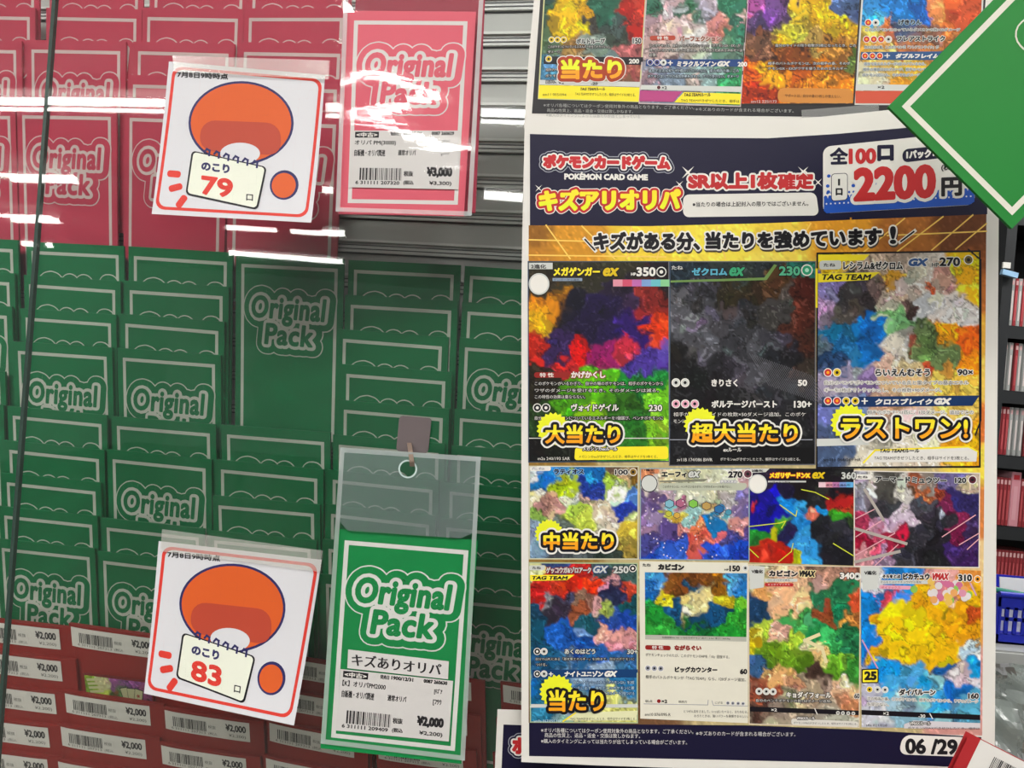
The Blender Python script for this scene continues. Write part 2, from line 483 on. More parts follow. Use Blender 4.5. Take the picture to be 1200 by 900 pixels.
SLEEVE = sleeve_mesh()
ORD = ['topmost', 'second', 'third', 'fourth', 'fifth', 'sixth', 'seventh', 'eighth', 'ninth', 'tenth']
def column(first, proto, colour, where, items, group):
    """items: (xL, yL, xR, yR, note) of the printed frame's top corners, from the top down"""
    for k, (a, b, c, d, note) in enumerate(items):
        o = first.pop() if first else copy_tree(proto)
        seat(o, at(a, b, rackY(a)), at(c, d, rackY(c)), 100)
        which = ORD[k] + (' from top' if k else '')
        tag(o, '%s card pack%s, %s in column %s' % (colour, note, which, where), 'card pack', group)
def TRx(x, y, w, sl): return (x, y, x + w, y + w * sl)

red0 = plain_pack('card_pack', [('card_front', card_mesh(ROSE, ROSE_D, LINE_R, 'red_card_front')), ('sleeve', SLEEVE)])
first = [red0]; G1 = 'red card packs in the upper rows of the rack'
column(first, red0, 'red', 'beyond dark glass edge', [TRx(-60, -22, 100, .02) + ('',), TRx(-64, 18, 99, .02) + ('',), TRx(-80, 57, 99, .02) + ('',), TRx(-88, 134, 100, .02) + (' with emblem showing',)], G1)
column(first, red0, 'red', 'inside dark glass edge', [(64, -19, 162, -18, ''), (60, 20, 160, 22, ''), (37, 58, 141, 60, ' with emblem showing'), (26, 135, 130, 137, ' with whole emblem showing')], G1)
column(first, red0, 'red', 'behind upper notice', [(182, -20, 285, -18, ''), (173, 20, 279, 22, ''), (162, 60, 268, 63, ''), (156, 99, 263, 102, ' mostly covered'), (152, 138, 260, 142, ' mostly covered')], G1)
column(first, red0, 'red', 'behind red hanging pack', [(297, -20, 406, -19, ''), (292, 21, 402, 21, ''), (286, 61, 399, 63, ''), (281, 102, 395, 105, ' mostly covered'), (276, 142, 394, 146, ' partly covered')], G1)

green0 = plain_pack('card_pack', [('card_front', card_mesh(GREEN, GREEN_D, LINE, 'green_card_front')), ('sleeve', SLEEVE)])
first = [green0]; G2 = 'green card packs in the lower rows of the rack'
e = ' with emblem showing'
column(first, green0, 'green', 'beyond dark glass edge', [(-86, 287, 15, 292, ''), (-90, 325, 11, 331, ''), (-94, 363, 8, 370, e), (-102, 437, 0, 446, ''), (-105, 475, -2, 485, '')], G2)
column(first, green0, 'green', 'inside dark glass edge', [(37, 294, 139, 299, ''), (34, 333, 135, 340, ''), (30, 372, 130, 379, ''), (21, 411, 125, 418, e), (15, 487, 119, 497, ''), (11, 527, 116, 538, ''), (8, 565, 112, 576, ''), (5, 604, 108, 615, ''), (2, 642, 105, 653, e)], G2)
column(first, green0, 'green', 'above the lower notice', [(157, 300, 266, 307, ''), (152, 340, 261, 347, ''), (147, 379, 256, 388, ''), (144, 419, 252, 427, e), (137, 499, 246, 508, ''), (132, 538, 241, 549, e), (125, 618, 233, 630, ''), (121, 657, 229, 670, e)], G2)
column(first, green0, 'green', 'with the bare slat', [(283, 309, 396, 315, e), (266, 509, 380, 518, ''), (259, 550, 372, 561, ''), (256, 592, 368, 602, ''), (251, 633, 364, 644, ' mostly covered'), (247, 673, 360, 685, ' mostly covered')], G2)
column(first, green0, 'green', 'behind green hanging pack', [(415, 316, 532, 322, ''), (411, 357, 529, 364, ''), (402, 397, 518, 406, ''), (406, 438, 522, 447, ''), (403, 480, 519, 490, ''), (397, 521, 514, 531, ''), (390, 562, 507, 574, ''), (388, 602, 503, 615, ''), (385, 643, 500, 656, ''), (382, 684, 497, 697, ' mostly covered')], G2)
column(first, green0, 'green', 'beside the large poster', [(551, 323, 669, 331, ''), (548, 365, 666, 373, ''), (545, 407, 663, 416, e), (539, 490, 656, 500, ''), (536, 533, 653, 543, ''), (527, 576, 644, 587, ''), (523, 618, 640, 629, ''), (520, 660, 637, 671, ''), (517, 702, 634, 714, e)], G2)

# red packs with a white price label, in the lowest rows
CRIM = mat('86231f', 0.35); CRIM_D = mat('6e1f1f', 0.4); LABEL = mat('cfcac2', 0.5); GREYINK = mat('3a3836', 0.5)
def priced():
    root = empty('priced_card_pack')
    b = MB(); x0, x1, y0, y1, th = -3 * U_, 101 * U_, -2 * U_, 150 * U_, 0.0026
    n = 9; F_ = []; P = []
    for j, y in enumerate((-y1, -y0)):
        for i in range(n):
            t = i / (n - 1); P.append((x0 + (x1 - x0) * t, y, -0.0012 * (2 * t - 1) ** 4))
    m_ = [(i, i + 1, n + i + 1, n + i) for i in range(n - 1)]
    P += [(x, y, -th) for x, y, z in P]; k = 2 * n
    m_ += [(k + i + 1, k + i, k + n + i, k + n + i + 1) for i in range(n - 1)]
    m_ += [(n + i, n + i + 1, k + n + i + 1, k + n + i) for i in range(n - 1)] + [(i + 1, i, k + i, k + i + 1) for i in range(n - 1)]
    m_ += [(0, n, k + n, k), (2 * n - 1, n - 1, k + n - 1, k + 2 * n - 1)]
    b.faces(P, m_, CRIM)
    o = bpy.data.objects.new('pack_body', b.mesh('pack_body')); C.objects.link(o); o.parent = root
    bend = lambda x, y, lift: np.stack([np.asarray(x) * U_, -np.asarray(y) * U_, -0.0012 * np.clip(2 * (np.asarray(x) + 3) / 104 - 1, -1, 1) ** 4 + 0.0004 + lift], -1)
    ink = Ink(bend, 8.0)
    ink.rect(0, 0, 88, 19, LABEL, 0)
    ink.bars(9, 4.5, 44, 14.5, GREYINK, 1, 5)
    ink.text('6 311111 207313', 7, 15, 43, 17.4, GREYINK, 1)
    ink.text('税抜', 46, 7.5, 54, 11, GREYINK, 1); ink.text('(税込', 46, 14.3, 55, 17.8, GREYINK, 1)
    ink.text('¥2,000', 64, 3.6, 84.5, 11.5, INK, 1, w=0.3); ink.text('¥2,200)', 67, 13.2, 84, 16.8, GREYINK, 1)
    o = bpy.data.objects.new('price_label', ink.mb.mesh('price_label')); C.objects.link(o); o.parent = root
    return root
pr0 = priced(); first = [pr0]
def priced_column(where, items):
    for k, (x, y, s) in enumerate(items):
        o = first.pop() if first else copy_tree(pr0)
        seat(o, at(x, y, rackY(x) - 0.0042), at(x + 100, y + 100 * s, rackY(x + 100) - 0.0042), 88, 0.19)
        tag(o, 'red pack with price label, %s in rows %s' % (ORD[k] + (' from top' if k else ''), where), 'card pack', 'red packs with price labels in the lowest rows')
priced_column('beyond the dark glass edge', [(-31, 726, .115), (-29, 763, .12), (-36, 801, .125), (-44, 840, .13), (-45, 877, .13)])
priced_column('under the first green column', [(82, 734.5, .14), (75, 813, .145), (70, 852, .15), (67, 893, .15)])
priced_column('under the lower notice', [(199, 752, .145), (196, 792, .145), (192, 832.5, .15), (188, 874, .15)])
priced_column('between notice and green sample pack', [(322, 769, .16), (319, 808, .17), (315, 847.5, .19), (311, 889, .19)])
priced_column('behind the green hanging pack', [(452, 787, .13), (447, 828, .13), (442, 869, .13)])
priced_column('beside the large poster', [(589, 803, .12), (584, 845, .12), (580, 886, .12)])

# the one pack with a colourful printed front, in the gap of the second column
ob = empty('card_pack'); tag(ob, 'pack with green and purple printed front in a gap among the red packs', 'card pack')
pb = MB(); w_, h_ = 92 * U_, 120 * U_
pb.box((0, -h_, -0.0012), (w_, 0, 0), (0, h_, 0), (0, 0, 0.0012), CRIM_D)
o = bpy.data.objects.new('pack_body', pb.mesh('pack_body')); C.objects.link(o); o.parent = ob
a_ = art(local, [(2, 2), (90, 2), (90, 70), (2, 70)], '10 12 16 7f9a3a; 24 8 12 b9b48a; 16 26 14 8fa84a; 45 8 16 86507e; 66 6 12 7a4a7c; 84 10 12 8a4a70; 50 26 16 4c6a3c; 40 34 12 6a4a2c; 70 36 14 5a3a2c; 20 40 14 6b5a2c', 41, 'front_print', ob, 1, (1, 0, 0), 6.0)
ink = Ink(local)
for i, (x, r) in enumerate(((56, -.25), (64, -.05), (73, .2))):
    q = [(x + a * math.cos(r) - b * math.sin(r), 20 + a * math.sin(r) + b * math.cos(r)) for a, b in ((-5, -8), (5, -8), (5, 9), (-5, 9))]
    ink.poly([((p[0] - x) * 1.12 + x, (p[1] - 20) * 1.12 + 20) for p in q], INK, 2 + 2 * i); ink.poly(q, mat('a9a77f'), 3 + 2 * i)
ink.star(73, 20, 3, 1.4, 5, mat('8a3a2c'), 8)
for i in range(4): ink.poly([(4 + i, 6 + 5 * i), (26, 3 + 5 * i), (27, 6 + 5 * i), (5 + i, 9 + 5 * i)], mat('b7b489'), 2)
o = bpy.data.objects.new('printed_cards', ink.mb.mesh('printed_cards')); C.objects.link(o); o.parent = ob
seat(ob, at(97, 789, rackY(97) - 0.0022), at(178, 799, rackY(178) - 0.0022), 92, 0.2)

# ------------------------------------------------------------------ glass front of the rack
GLASS = clear_mat('glass', (0.965, 0.985, 0.975), 1.40, milky=0.006, milk=(0.8, 0.8, 0.78))
EDGE = mat('3a4a44', 0.2)
def glass_panel(name, x0p, x1p, label, dy):
    """upright pane between two slanting pixel edges, 3 mm thick"""
    root = empty(name, at((x0p[0] + x1p[0]) / 2, 905, GLASS_Y + dy)); tag(root, label, 'glass pane', kind='thing')
    P = [at(x0p[0], x0p[1], GLASS_Y + dy), at(x1p[0], x1p[1], GLASS_Y + dy), at(x1p[2], x1p[3], GLASS_Y + dy), at(x0p[2], x0p[3], GLASS_Y + dy)]
    b = MB(); Q = [p + np.array([0, 0.003, 0]) for p in P]
    b.faces(P + Q, [(0, 1, 2, 3), (7, 6, 5, 4)], GLASS)
    b.build('pane', root)
    return root, P, Q
r_, P, Q = glass_panel('glass_panel', (62, -15, -9, 920), (1135, -15, 1130, 920), 'large clear glass pane in front of the packs, mirroring lamps', 0.0)
b = MB(); w3 = np.array([0.0018, 0, 0])
b.faces([P[0], P[0] + w3, P[3] + w3, P[3], Q[0], Q[0] + w3, Q[3] + w3, Q[3]], [(0, 1, 2, 3), (4, 5, 6, 7), (0, 4, 7, 3), (1, 5, 6, 2), (0, 1, 5, 4), (3, 2, 6, 7)], EDGE)
b.build('polished_edge', r_)
r_, P, Q = glass_panel('glass_panel', (-120, -15, -120, 920), (66, -15, -5, 920), 'narrow glass pane beyond the dark polished edge', 0.008)
# ------------------------------------------------------------------ posters on the glass
def sheet_surf(Y0, bow, cx, hw):
    def f(x, y, lift):
        x = np.asarray(x, float)
        return at(x, y, Y0 - bow * (1 - ((x - cx) / hw) ** 2) - lift)
    return f
def band(ink, xs, top, bot, m, L):
    """strip between two curves (lists of x,y) over xs"""
    tx, ty = zip(*top); bx, by = zip(*bot)
    n = max(2, int((xs[1] - xs[0]) / 10)); X = np.linspace(xs[0], xs[1], n)
    for a, b in zip(X, X[1:]):
        k, ox, oy = ink.tr
        ink.raw([(a, np.interp(a, tx, ty)), (b, np.interp(b, tx, ty)), (b, np.interp(b, bx, by)), (a, np.interp(a, bx, by))], m, L)

YEL = mat('f2df2e', 0.45); ORA = mat('f0a01c', 0.45); BLK = mat('17141a', 0.45); BLUE = mat('1f4fae', 0.45); LEMON = mat('e4e82c', 0.45)
PAPER = mat('dcd9d2', 0.5); SILV = mat('c9cbc6', 0.4); GRY = mat('9a9ca6', 0.5); ORA2 = mat('d97a1a', 0.45)
GOLDX = mat('d8b818', 0.45); RED2 = mat('b8292c', 0.45); DRED = mat('8f2420', 0.45); PINK = mat('e0a0b4', 0.45); DBLU = mat('16325f', 0.45)

def W(ink, t, x0, y0, x1, y1, m=None, r=3, rim=None, L=6, w=0.6, slope=0.0, shear=0.0):
    ink.text(t, x0, y0, x1, y1, m or WHITE, L, w, slope, shear, out=((r, rim or BLK),) if r else ())
def dots(ink, pts, r, m, L=5, core=None):
    for x, y in pts:
        ink.ell(x, y, r, r, WHITE, L, n=14); ink.ell(x, y, r * 0.8, r * 0.8, m, L + 1, n=14)
        if core: ink.ell(x, y, r * 0.36, r * 0.36, core, L + 2, n=10)
def body(ink, lines, h, m=None, r=0, rim=None, L=6, slope=0.0):
    for t, x0, y, x1 in lines: ink.text(t, x0, y, x1, y + h, m or WHITE, L, 0.0, slope, out=((r, rim or BLK),) if r else ())
def frame(ink, q, w, m, L=5): ink.line(q, w, m, L, True)
def banner(ink, t, x0, y0, x1, y1, burst, L=9, white=True, k=3.46):
    if burst: ink.star(burst[0], burst[1], burst[2], burst[2] * 0.86, 20, LEMON, L)
    o = [(5.3 * k, WHITE)] if white else []
    ink.text(t, x0, y0, x1, y1, YEL, L + 1, 0.9 * k, out=o + [(3.2 * k, BLK)], m2=ORA, cut=0.52)
def rainbow(ink, x0, y0, x1, y1, cols, L):
    n = len(cols)
    for i, c in enumerate(cols):
        ink.rect(x0 + (x1 - x0) * i / n, y0, x0 + (x1 - x0) * (i + 1) / n, y1, mat(c), L)

SEEDS = {
'A': '60 140 60 2a2418;90 230 60 c8801a;170 190 40 8a5a10;60 300 50 d8a820;330 230 110 1d1438;450 330 80 2b1a5a;540 330 60 c84430;430 400 50 b83a4a;150 420 60 30204a;60 420 50 a83028;180 480 40 c43838;330 440 50 8a2a60;480 460 60 4a3a8a;580 440 40 5a4aa0;520 200 70 7a2a28;580 150 50 1a1418;400 180 60 241a30;90 560 60 1f1a10;200 620 60 4a8a20;330 560 60 58a428;480 560 60 207030;560 620 50 70b838;420 650 60 30601f;80 690 50 203818;550 730 50 88c040;450 740 60 30702a;300 700 50 80b830;150 800 60 161a14;60 850 60 101010;250 420 40 d03028;300 90 160 2a281c',
'B': '100 90 50 1d2a33;300 80 70 2c3433;560 90 30 2f6f63;130 180 60 3a3b40;60 200 30 55555a;300 170 70 2c2414;420 150 40 4a3520;560 260 70 4a241c;470 240 50 3c3a3a;250 300 50 403f44;330 250 40 2a2a2e;100 300 40 56565c;150 400 60 4c4c52;300 400 60 333338;430 380 40 3a3a40;560 380 50 3c2018;500 450 50 17161a;200 500 60 232327;350 540 60 48484e;480 560 60 2a2a2e;60 480 60 141416;550 520 50 2e2620;100 620 90 161618;400 650 100 252528;580 650 60 1c1c1e;300 780 200 19191b;300 860 120 121214',
'C': '60 150 60 8f86c0;60 250 40 a58fb0;160 200 60 3d3a3c;150 270 60 55504c;260 150 50 6a5a58;330 110 50 d8a24a;450 140 80 d9cfc6;560 130 50 c8a090;620 110 60 f0b430;650 60 50 f0c840;640 180 40 f3c24a;560 240 60 e6dfda;620 280 30 dcd6d4;480 170 30 d2603a;330 290 50 8fcf8c;340 210 50 c9b8a8;400 230 30 4b3a36;300 300 30 a7d7a0;240 320 50 1f6fc0;130 400 70 2a5f8f;50 400 40 5a6a78;100 480 60 2d4a70;220 430 50 2277c4;350 420 60 e8e2d4;420 390 30 8f4a40;480 400 60 5f7a48;560 440 60 5c7048;560 340 50 f0a030;640 380 40 e66a2a;640 460 40 e8902a;480 490 30 c25a40;130 540 90 9a90a8;350 540 90 d8b890;600 550 60 e8c060;150 680 80 7a90b8;350 700 80 c2a088;560 700 60 e0c070;100 780 60 4a5a78;350 790 120 ddd6c4;600 790 60 e0a040;60 60 60 d0b040;300 60 80 c8b0a0',
'D': '100 100 60 dfe8ee;250 70 80 3f84c4;450 70 70 2f6fb0;650 70 50 8a7a60;740 70 30 6a4a20;130 130 60 2a74b8;300 160 90 a8bc3c;450 170 60 2b3f90;600 160 70 9fbf50;640 220 60 e6ecd8;100 250 50 d8d4b0;200 280 60 a07a70;240 330 40 c8a090;120 350 50 7fa050;380 330 60 a8c458;330 250 50 e0e8d0;420 270 40 a89888;530 300 60 cfc0a8;560 400 60 d8ccb8;500 220 40 3a4aa0;690 330 60 2f3f90;740 230 40 5a80c0;740 380 40 a8b080;720 450 50 c8b050;700 560 60 8a7a40;400 400 60 c0cf60;120 480 60 8a9ab0;100 600 60 7890a8;300 620 120 40484a;600 620 60 303c38',
'E': '100 60 60 d08a68;300 80 80 d8cfa8;550 80 120 d6d6b0;800 80 100 d8dcc0;950 100 60 c8a0a0;600 190 200 c4c8b0;110 160 60 b8bcb0;100 300 90 6a5a80;300 260 80 a89aa0;550 270 80 c8ccb8;800 290 90 b0a8a8;950 330 70 7a6a90;300 340 30 7ab0c0;395 335 35 a8708c;505 340 40 7ab85a;620 360 40 b09868;730 390 40 3a80b0;820 420 30 5aa0b0;290 430 30 b8b850;360 440 30 c8a850;500 440 70 9ac0c0;600 270 30 3a3040;680 520 60 3070a8;430 540 40 d89088;540 560 60 e08060;560 640 60 c85a50;600 700 50 d07060;500 790 50 c86058;720 620 40 c86a70;900 540 50 c89090;150 500 70 9080a0;250 600 90 5a4a80;100 700 70 4a4a88;300 750 90 3a58b0;150 800 60 2a48a8;700 780 80 3a58c0;900 720 80 3050b8;800 650 60 4a4880;950 640 50 5a4a80;950 800 60 2a3a90',
'F': '100 300 80 1c1460;250 300 80 201880;200 450 100 1e1878;110 360 35 b83a38;400 200 60 1a1430;420 330 60 3a88d0;330 280 40 3a80c8;500 360 50 4a98d8;600 250 60 1c1c22;700 230 50 2a2a28;700 330 50 202024;720 410 40 3a90d0;600 430 40 c87060;850 200 90 16121a;850 330 80 a83030;900 380 50 b84838;870 450 60 3a8a2c;950 480 40 2a3a20;510 520 50 3a80c0;520 650 60 4a90d0;620 780 80 4a98d8;720 560 80 1c1c22;850 560 80 2a2a32;900 650 70 20202a;800 750 90 16161c;400 600 60 201c40;280 590 50 b8b830;130 620 60 2a8034;330 540 50 4a9030;200 740 60 b83830;380 760 50 a83028;480 800 40 a8b030;100 780 50 a03028;600 100 150 181418;200 100 80 241c30;900 100 60 202020',
'G': '120 250 90 8f9098;200 180 60 c8c4bc;330 200 80 4a4844;320 350 70 35343a;500 230 60 c8c4c0;570 200 50 a05a40;650 260 50 b86a4a;780 230 50 8a4030;680 200 60 8a8078;900 130 80 706890;1050 180 60 b8a898;1040 240 40 d8ccb8;1000 330 90 2f2858;850 360 60 6a2848;870 470 50 2a2830;820 440 30 a8b0c0;450 400 40 cfc0d0;350 520 50 b8a0b8;570 530 40 c8b8c8;650 370 60 4a4a54;700 500 80 26242a;650 650 80 2e2c34;750 750 100 1c1a20;980 450 50 7a2a4a;1070 560 60 3a2a50;950 620 60 6a2040;1000 750 80 40285a;1080 820 60 3a2050;120 480 60 a04058;200 560 60 b08098;120 640 60 8a2038;250 680 60 a84860;380 640 60 902a40;150 760 60 c08a90;300 820 60 8a708a;450 800 60 3a3a44;550 720 50 2a2a30;100 350 50 787888',
'H': '80 40 40 d8d8a0;200 50 60 30406a;330 60 60 a83030;420 60 50 3a4a50;540 60 60 405a58;130 140 60 b83430;260 130 60 c03a2c;380 130 60 c84028;140 220 50 8a8890;180 270 60 2a2430;230 200 40 3a3a50;320 220 50 7a6050;310 280 40 a05a40;480 130 40 c89098;500 190 50 252a48;560 180 40 b04838;90 200 50 b03030;80 300 40 1a3a50;440 280 40 a8bc60;400 260 40 d0a0a0;500 330 50 304a90;570 330 40 2a4a9a;480 410 60 d8a098;560 430 40 c89090;330 390 40 7aa0d8;200 400 60 2f5aa8;300 440 60 2a509a;450 480 60 305a98;100 400 60 1a4a60;580 240 40 1a4a50;350 330 50 1d4a54;90 490 60 16405a;560 540 50 3a6090;150 540 80 2a5a80;350 550 80 2a5a88;300 660 150 2a6a9a;550 680 80 3a78a8;100 700 60 1f5a88;300 780 200 8aa8b0;100 840 80 3a7a9a;450 840 150 c8c878',
'I': '100 110 60 4f90c8;80 170 50 2a60a8;220 120 60 7a4a24;330 90 60 6a4020;440 100 50 8a5a24;520 110 50 5a98c8;570 160 40 3a78b8;150 200 40 c8b840;480 210 40 c0b040;80 230 50 2a8040;310 160 50 1f4a68;320 200 60 e0d098;310 270 60 e2d8a0;220 290 50 1c4a70;420 290 50 1c4a70;320 340 60 1a4060;100 320 60 2a8a38;130 380 60 3a9a40;520 320 60 3a9a38;560 260 40 70b840;520 390 60 2a8a34;300 400 80 1a6a2c',
'J': '80 60 50 c8c8a0;250 70 80 d8b090;450 60 80 a88070;580 90 50 b07060;120 200 40 d8a068;230 220 70 e8b890;320 220 40 e0a880;80 280 50 1f3a5a;400 200 60 2a6a4a;500 160 70 2a6a48;590 210 40 c85a40;430 290 50 8a4a30;520 290 50 1f6a4a;580 340 50 c88a50;120 370 50 a8c050;200 390 50 e0b0a0;300 340 60 4aa058;360 400 60 2a8048;250 430 60 a8cc50;400 450 40 e8d8a0;350 440 30 e8dcb0;480 450 60 3a9050;560 420 60 2a7048;430 530 50 dcc080;250 510 60 6a9030;130 500 60 5a8028;60 440 40 c8b040;330 560 40 4a6a20;500 560 60 6aa038;580 600 60 3a7a34;80 560 50 3a5a80;180 620 70 d8a878;130 690 60 8a4a3a;280 640 40 c09070;400 630 60 3a2a24;380 700 80 a89880;550 690 60 e0b898;550 760 60 b07a60;250 760 80 6a7050;100 780 60 5a4038;300 850 200 a89a88',
'K': '120 120 60 d0d0d0;250 130 60 3a80c8;120 210 60 3080c8;170 210 40 c04a58;250 170 40 c85060;370 210 50 e0a820;520 170 60 d08a80;480 170 30 c87a90;600 150 50 d89050;660 210 40 e0b030;640 290 40 b05030;140 310 30 d8a020;260 330 90 e8c418;380 400 110 eccc1c;250 470 80 e8c018;480 480 80 e8b818;560 340 70 e8a81c;620 400 50 d89a20;450 300 60 e8b01c;130 500 40 d8a828;90 350 50 2f80cc;80 450 50 2878c8;650 470 50 b8d0e0;680 400 40 e0a030;200 580 60 3a90d8;350 600 60 60a8d8;500 570 40 2a5a9a;590 620 60 dcc8d0;560 700 60 2a64a8;660 560 40 3a90d0;100 680 60 b8b8c8;250 680 70 5aa8dc;400 680 60 3a98d8;250 760 80 a8c8d8;450 770 80 4aa0dc;620 780 80 60a8c8;150 840 80 c8c8d0;350 850 150 8ab0c0;600 850 100 5a90a8',
'P': '180 60 60 e0b820;250 120 60 e4bc1c;200 150 50 e8c428;300 70 40 d8a820;90 40 60 2a4a40;400 40 60 2a5a48;350 110 40 3a3a34;450 100 60 3a4a48;500 60 60 a02a24;560 150 50 b03028;540 60 50 c04438;480 180 50 303830;250 230 60 8a6a40;350 240 60 708078;500 250 60 a06060;150 220 60 506850;140 330 60 5080a0;300 340 100 a09070;500 340 70 9a5a50;560 300 40 702a28',
'Q': '640 40 60 2a5a48;620 90 60 a08890;700 60 60 c0b0b8;680 150 60 d8bcb8;800 60 70 3a6a50;780 120 60 c8b4b4;920 100 50 d0908a;900 170 40 c07a7a;850 50 60 b0a8b8;1000 60 60 2f6a50;1010 150 60 3a7058;1040 90 30 c0a098;650 230 70 c0a4a0;800 240 90 a8a098;980 230 80 6a8a78;700 340 90 8090a0;860 340 80 88a0a0;980 380 60 3a8a5a;820 390 40 b8a8a0;620 380 50 9a8088',
'R': '-80 40 50 b060a0;-60 110 50 4a3a60;60 50 60 6a4a80;120 150 60 b0a848;150 80 50 d8b848;220 60 60 c8a030;300 100 60 d8b030;380 60 60 4a5a80;350 140 60 d8a828;230 200 60 a88a50;80 190 40 e0c848;-60 200 60 6a4a38;320 230 70 a07038;100 280 70 7a4020;250 300 60 c87a28;0 360 60 f0b020;-70 330 50 d86020;150 350 60 c06020;300 350 60 8a5a28;380 300 40 5a7038;-20 430 60 a03a1c;250 440 120 d8843c',
'S': '480 50 60 4a90d0;600 50 60 3a7ac0;560 110 40 d88050;700 40 60 2a5aa0;780 60 60 e09060;820 120 50 d87848;640 160 60 4a5a78;760 150 50 8a6050;900 50 70 c05a40;500 220 70 d8b060;640 220 70 c07a50;560 300 80 d8b870;680 320 60 d0a850;500 380 80 d8d0b0;620 390 60 e0a048;560 460 80 d85a3c;850 250 80 c88050',
}

# ---- the large poster
PY = sheet_surf(0.4045, 0.008, 890, 285)
poster = empty('poster', at(890, 905, 0.40))
tag(poster, 'large white bordered card lottery poster priced 2200 yen, below the black poster', 'poster')
ink = Ink(PY, 10.0)
TOP = [(614, 136), (700, 139.5), (800, 141.5), (900, 140), (960, 137), (1040, 129), (1110, 121), (1173, 114)]
BOT = [(611, 893), (700, 897), (820, 901), (1000, 908), (1165, 913)]
PT = [(621, 157), (760, 161), (900, 162), (980, 157), (1070, 149), (1157, 139)]
MB_ = [(619, 264), (760, 265), (900, 261.5), (1157, 251)]
MC = [(619, 847), (750, 849), (878, 850), (1008, 855), (1152, 864)]
PB_ = [(620, 886), (800, 889.5), (1000, 894), (1149, 900)]
b_left = 611
for a, b2 in ((611, 1168),):
    X = np.linspace(0, 1, 57)
    lx = lambda v: 615 - 4 * min(1, v * 4); rx = lambda v: 1171.5 - 6 * v
    Yv = np.linspace(0, 1, 12)
    G = []
    for v in Yv:
        for u in X:
            x = lx(v) + (rx(v) - lx(v)) * u
            t = np.interp(x, *zip(*TOP)); bo = np.interp(x, *zip(*BOT)); G.append((x, t + (bo - t) * v))
    G = np.array(G); P = PY(G[:, 0], G[:, 1], 0 * G[:, 0]); n = len(X)
    ink.mb.faces(P, [(j * n + i, (j + 1) * n + i, (j + 1) * n + i + 1, j * n + i + 1) for j in range(11) for i in range(n - 1)], PAPER)
o = ink.build('paper_sheet', poster)
band(ink, (621, 1157), PT, MB_, NAVY, 1); ink.build('header_panel', poster)
band(ink, (620, 1150), MC, PB_, NAVY, 1)
ink.unit(1.905, 570, 820)
body(ink, [('※オリパ各種についてはクーポン使用対象外の商品となります。ご了承ください。', 122, 63, 462), ('※キズありのカードが含まれる場合がございます。', 468, 70, 690), ('商品の性質上、返品・返金・交換は致しかねます。', 130, 74, 343), ('※購入のタイミングによっては当たりが出てしまっている場合がございます。', 122, 87, 448)], 10, L=2, slope=0.01)
ink.build('footer_panel', poster)
ink.rrect([(930, 78), (1078, 84), (1076, 128), (920, 122)], 18, WHITE, 2)
ink.text('06 /29', 935, 86, 1052, 121, INK, 3, w=2.0, slope=0.02); ink.build('date_badge', poster)

art(PY, [(619.5, 264), (1156, 251), (1151, 862), (619.5, 847)], '625 270 30 8a5a1c;680 275 50 c88a24;760 280 60 e8c83c;850 285 70 f0d848;900 290 60 ecc438;980 275 50 d89428;1060 280 40 a8662a;1140 270 50 6a3a1c;1140 300 30 8a4a1c;620 310 40 b87a24;900 303 60 e8d860;1153 340 20 b86a28;1153 400 20 e0a838;1153 440 20 e8c050;1153 500 20 c86a2c;1153 545 20 e8d048;1153 600 25 c8783a;1153 660 20 e0c088;1153 720 20 d89a50;1153 800 20 c89088;620 600 40 8a6a30;620 800 50 6a4a30;900 549 80 b8a878', 7, 'slogan_band', poster, 1, warp=5, sharp=8, grain=.08, step=2.5, rich=False)
sl = [o for o in bpy.data.objects if o.name == 'slogan_band'][0]
ink.tr = (1, 0, 0); LY = mat('f0c860', 0.45)
for x0, y0, x1, y1 in ((640, 264, 668, 303), (682, 265, 720, 303), (620, 281, 700, 283), (1010, 297, 1060, 256), (1050, 296, 1105, 254), (1092, 293, 1140, 252), (1120, 292, 1156, 262), (1040, 276, 1156, 271), (620, 299, 780, 301), (840, 265, 850, 303), (780, 266, 770, 303), (950, 262, 930, 296), (740, 266, 735, 303)):
    ink.line([(x0, y0), (x1, y1)], 1.6, LY, 2)
ink.unit(4, 610, 130)
ink.line([(300, 600), (350, 655)], 16, WHITE, 3); ink.line([(303, 603), (347, 651)], 8, BLK, 4)
SHD = mat('4a4038', 0.5)
def slogan(t, x0, y0, x1, y1, slope, w=5.0):
    ink.text(t, x0 + 3 - 7, y0 + 9 - 7, x1 + 3 + 7, y1 + 9 + 7, SHD, 3, w + 7, slope)
    ink.text(t, x0, y0, x1, y1, BLK, 4, w, slope, out=((7, WHITE),))
slogan('キズがある分、', 342, 566, 842, 655, 0.0); slogan('当たりを', 866, 566, 1184, 650, -.012)
ink.unit(4, 900, 130)
slogan('強めています', 28, 562, 534, 648, -.035); slogan('!', 571, 540, 601, 624, 0, 4)
ink.line([(618, 615), (688, 562)], 16, WHITE, 3); ink.line([(624, 611), (683, 566)], 8, BLK, 4)
ink.build('slogan_lettering', sl)

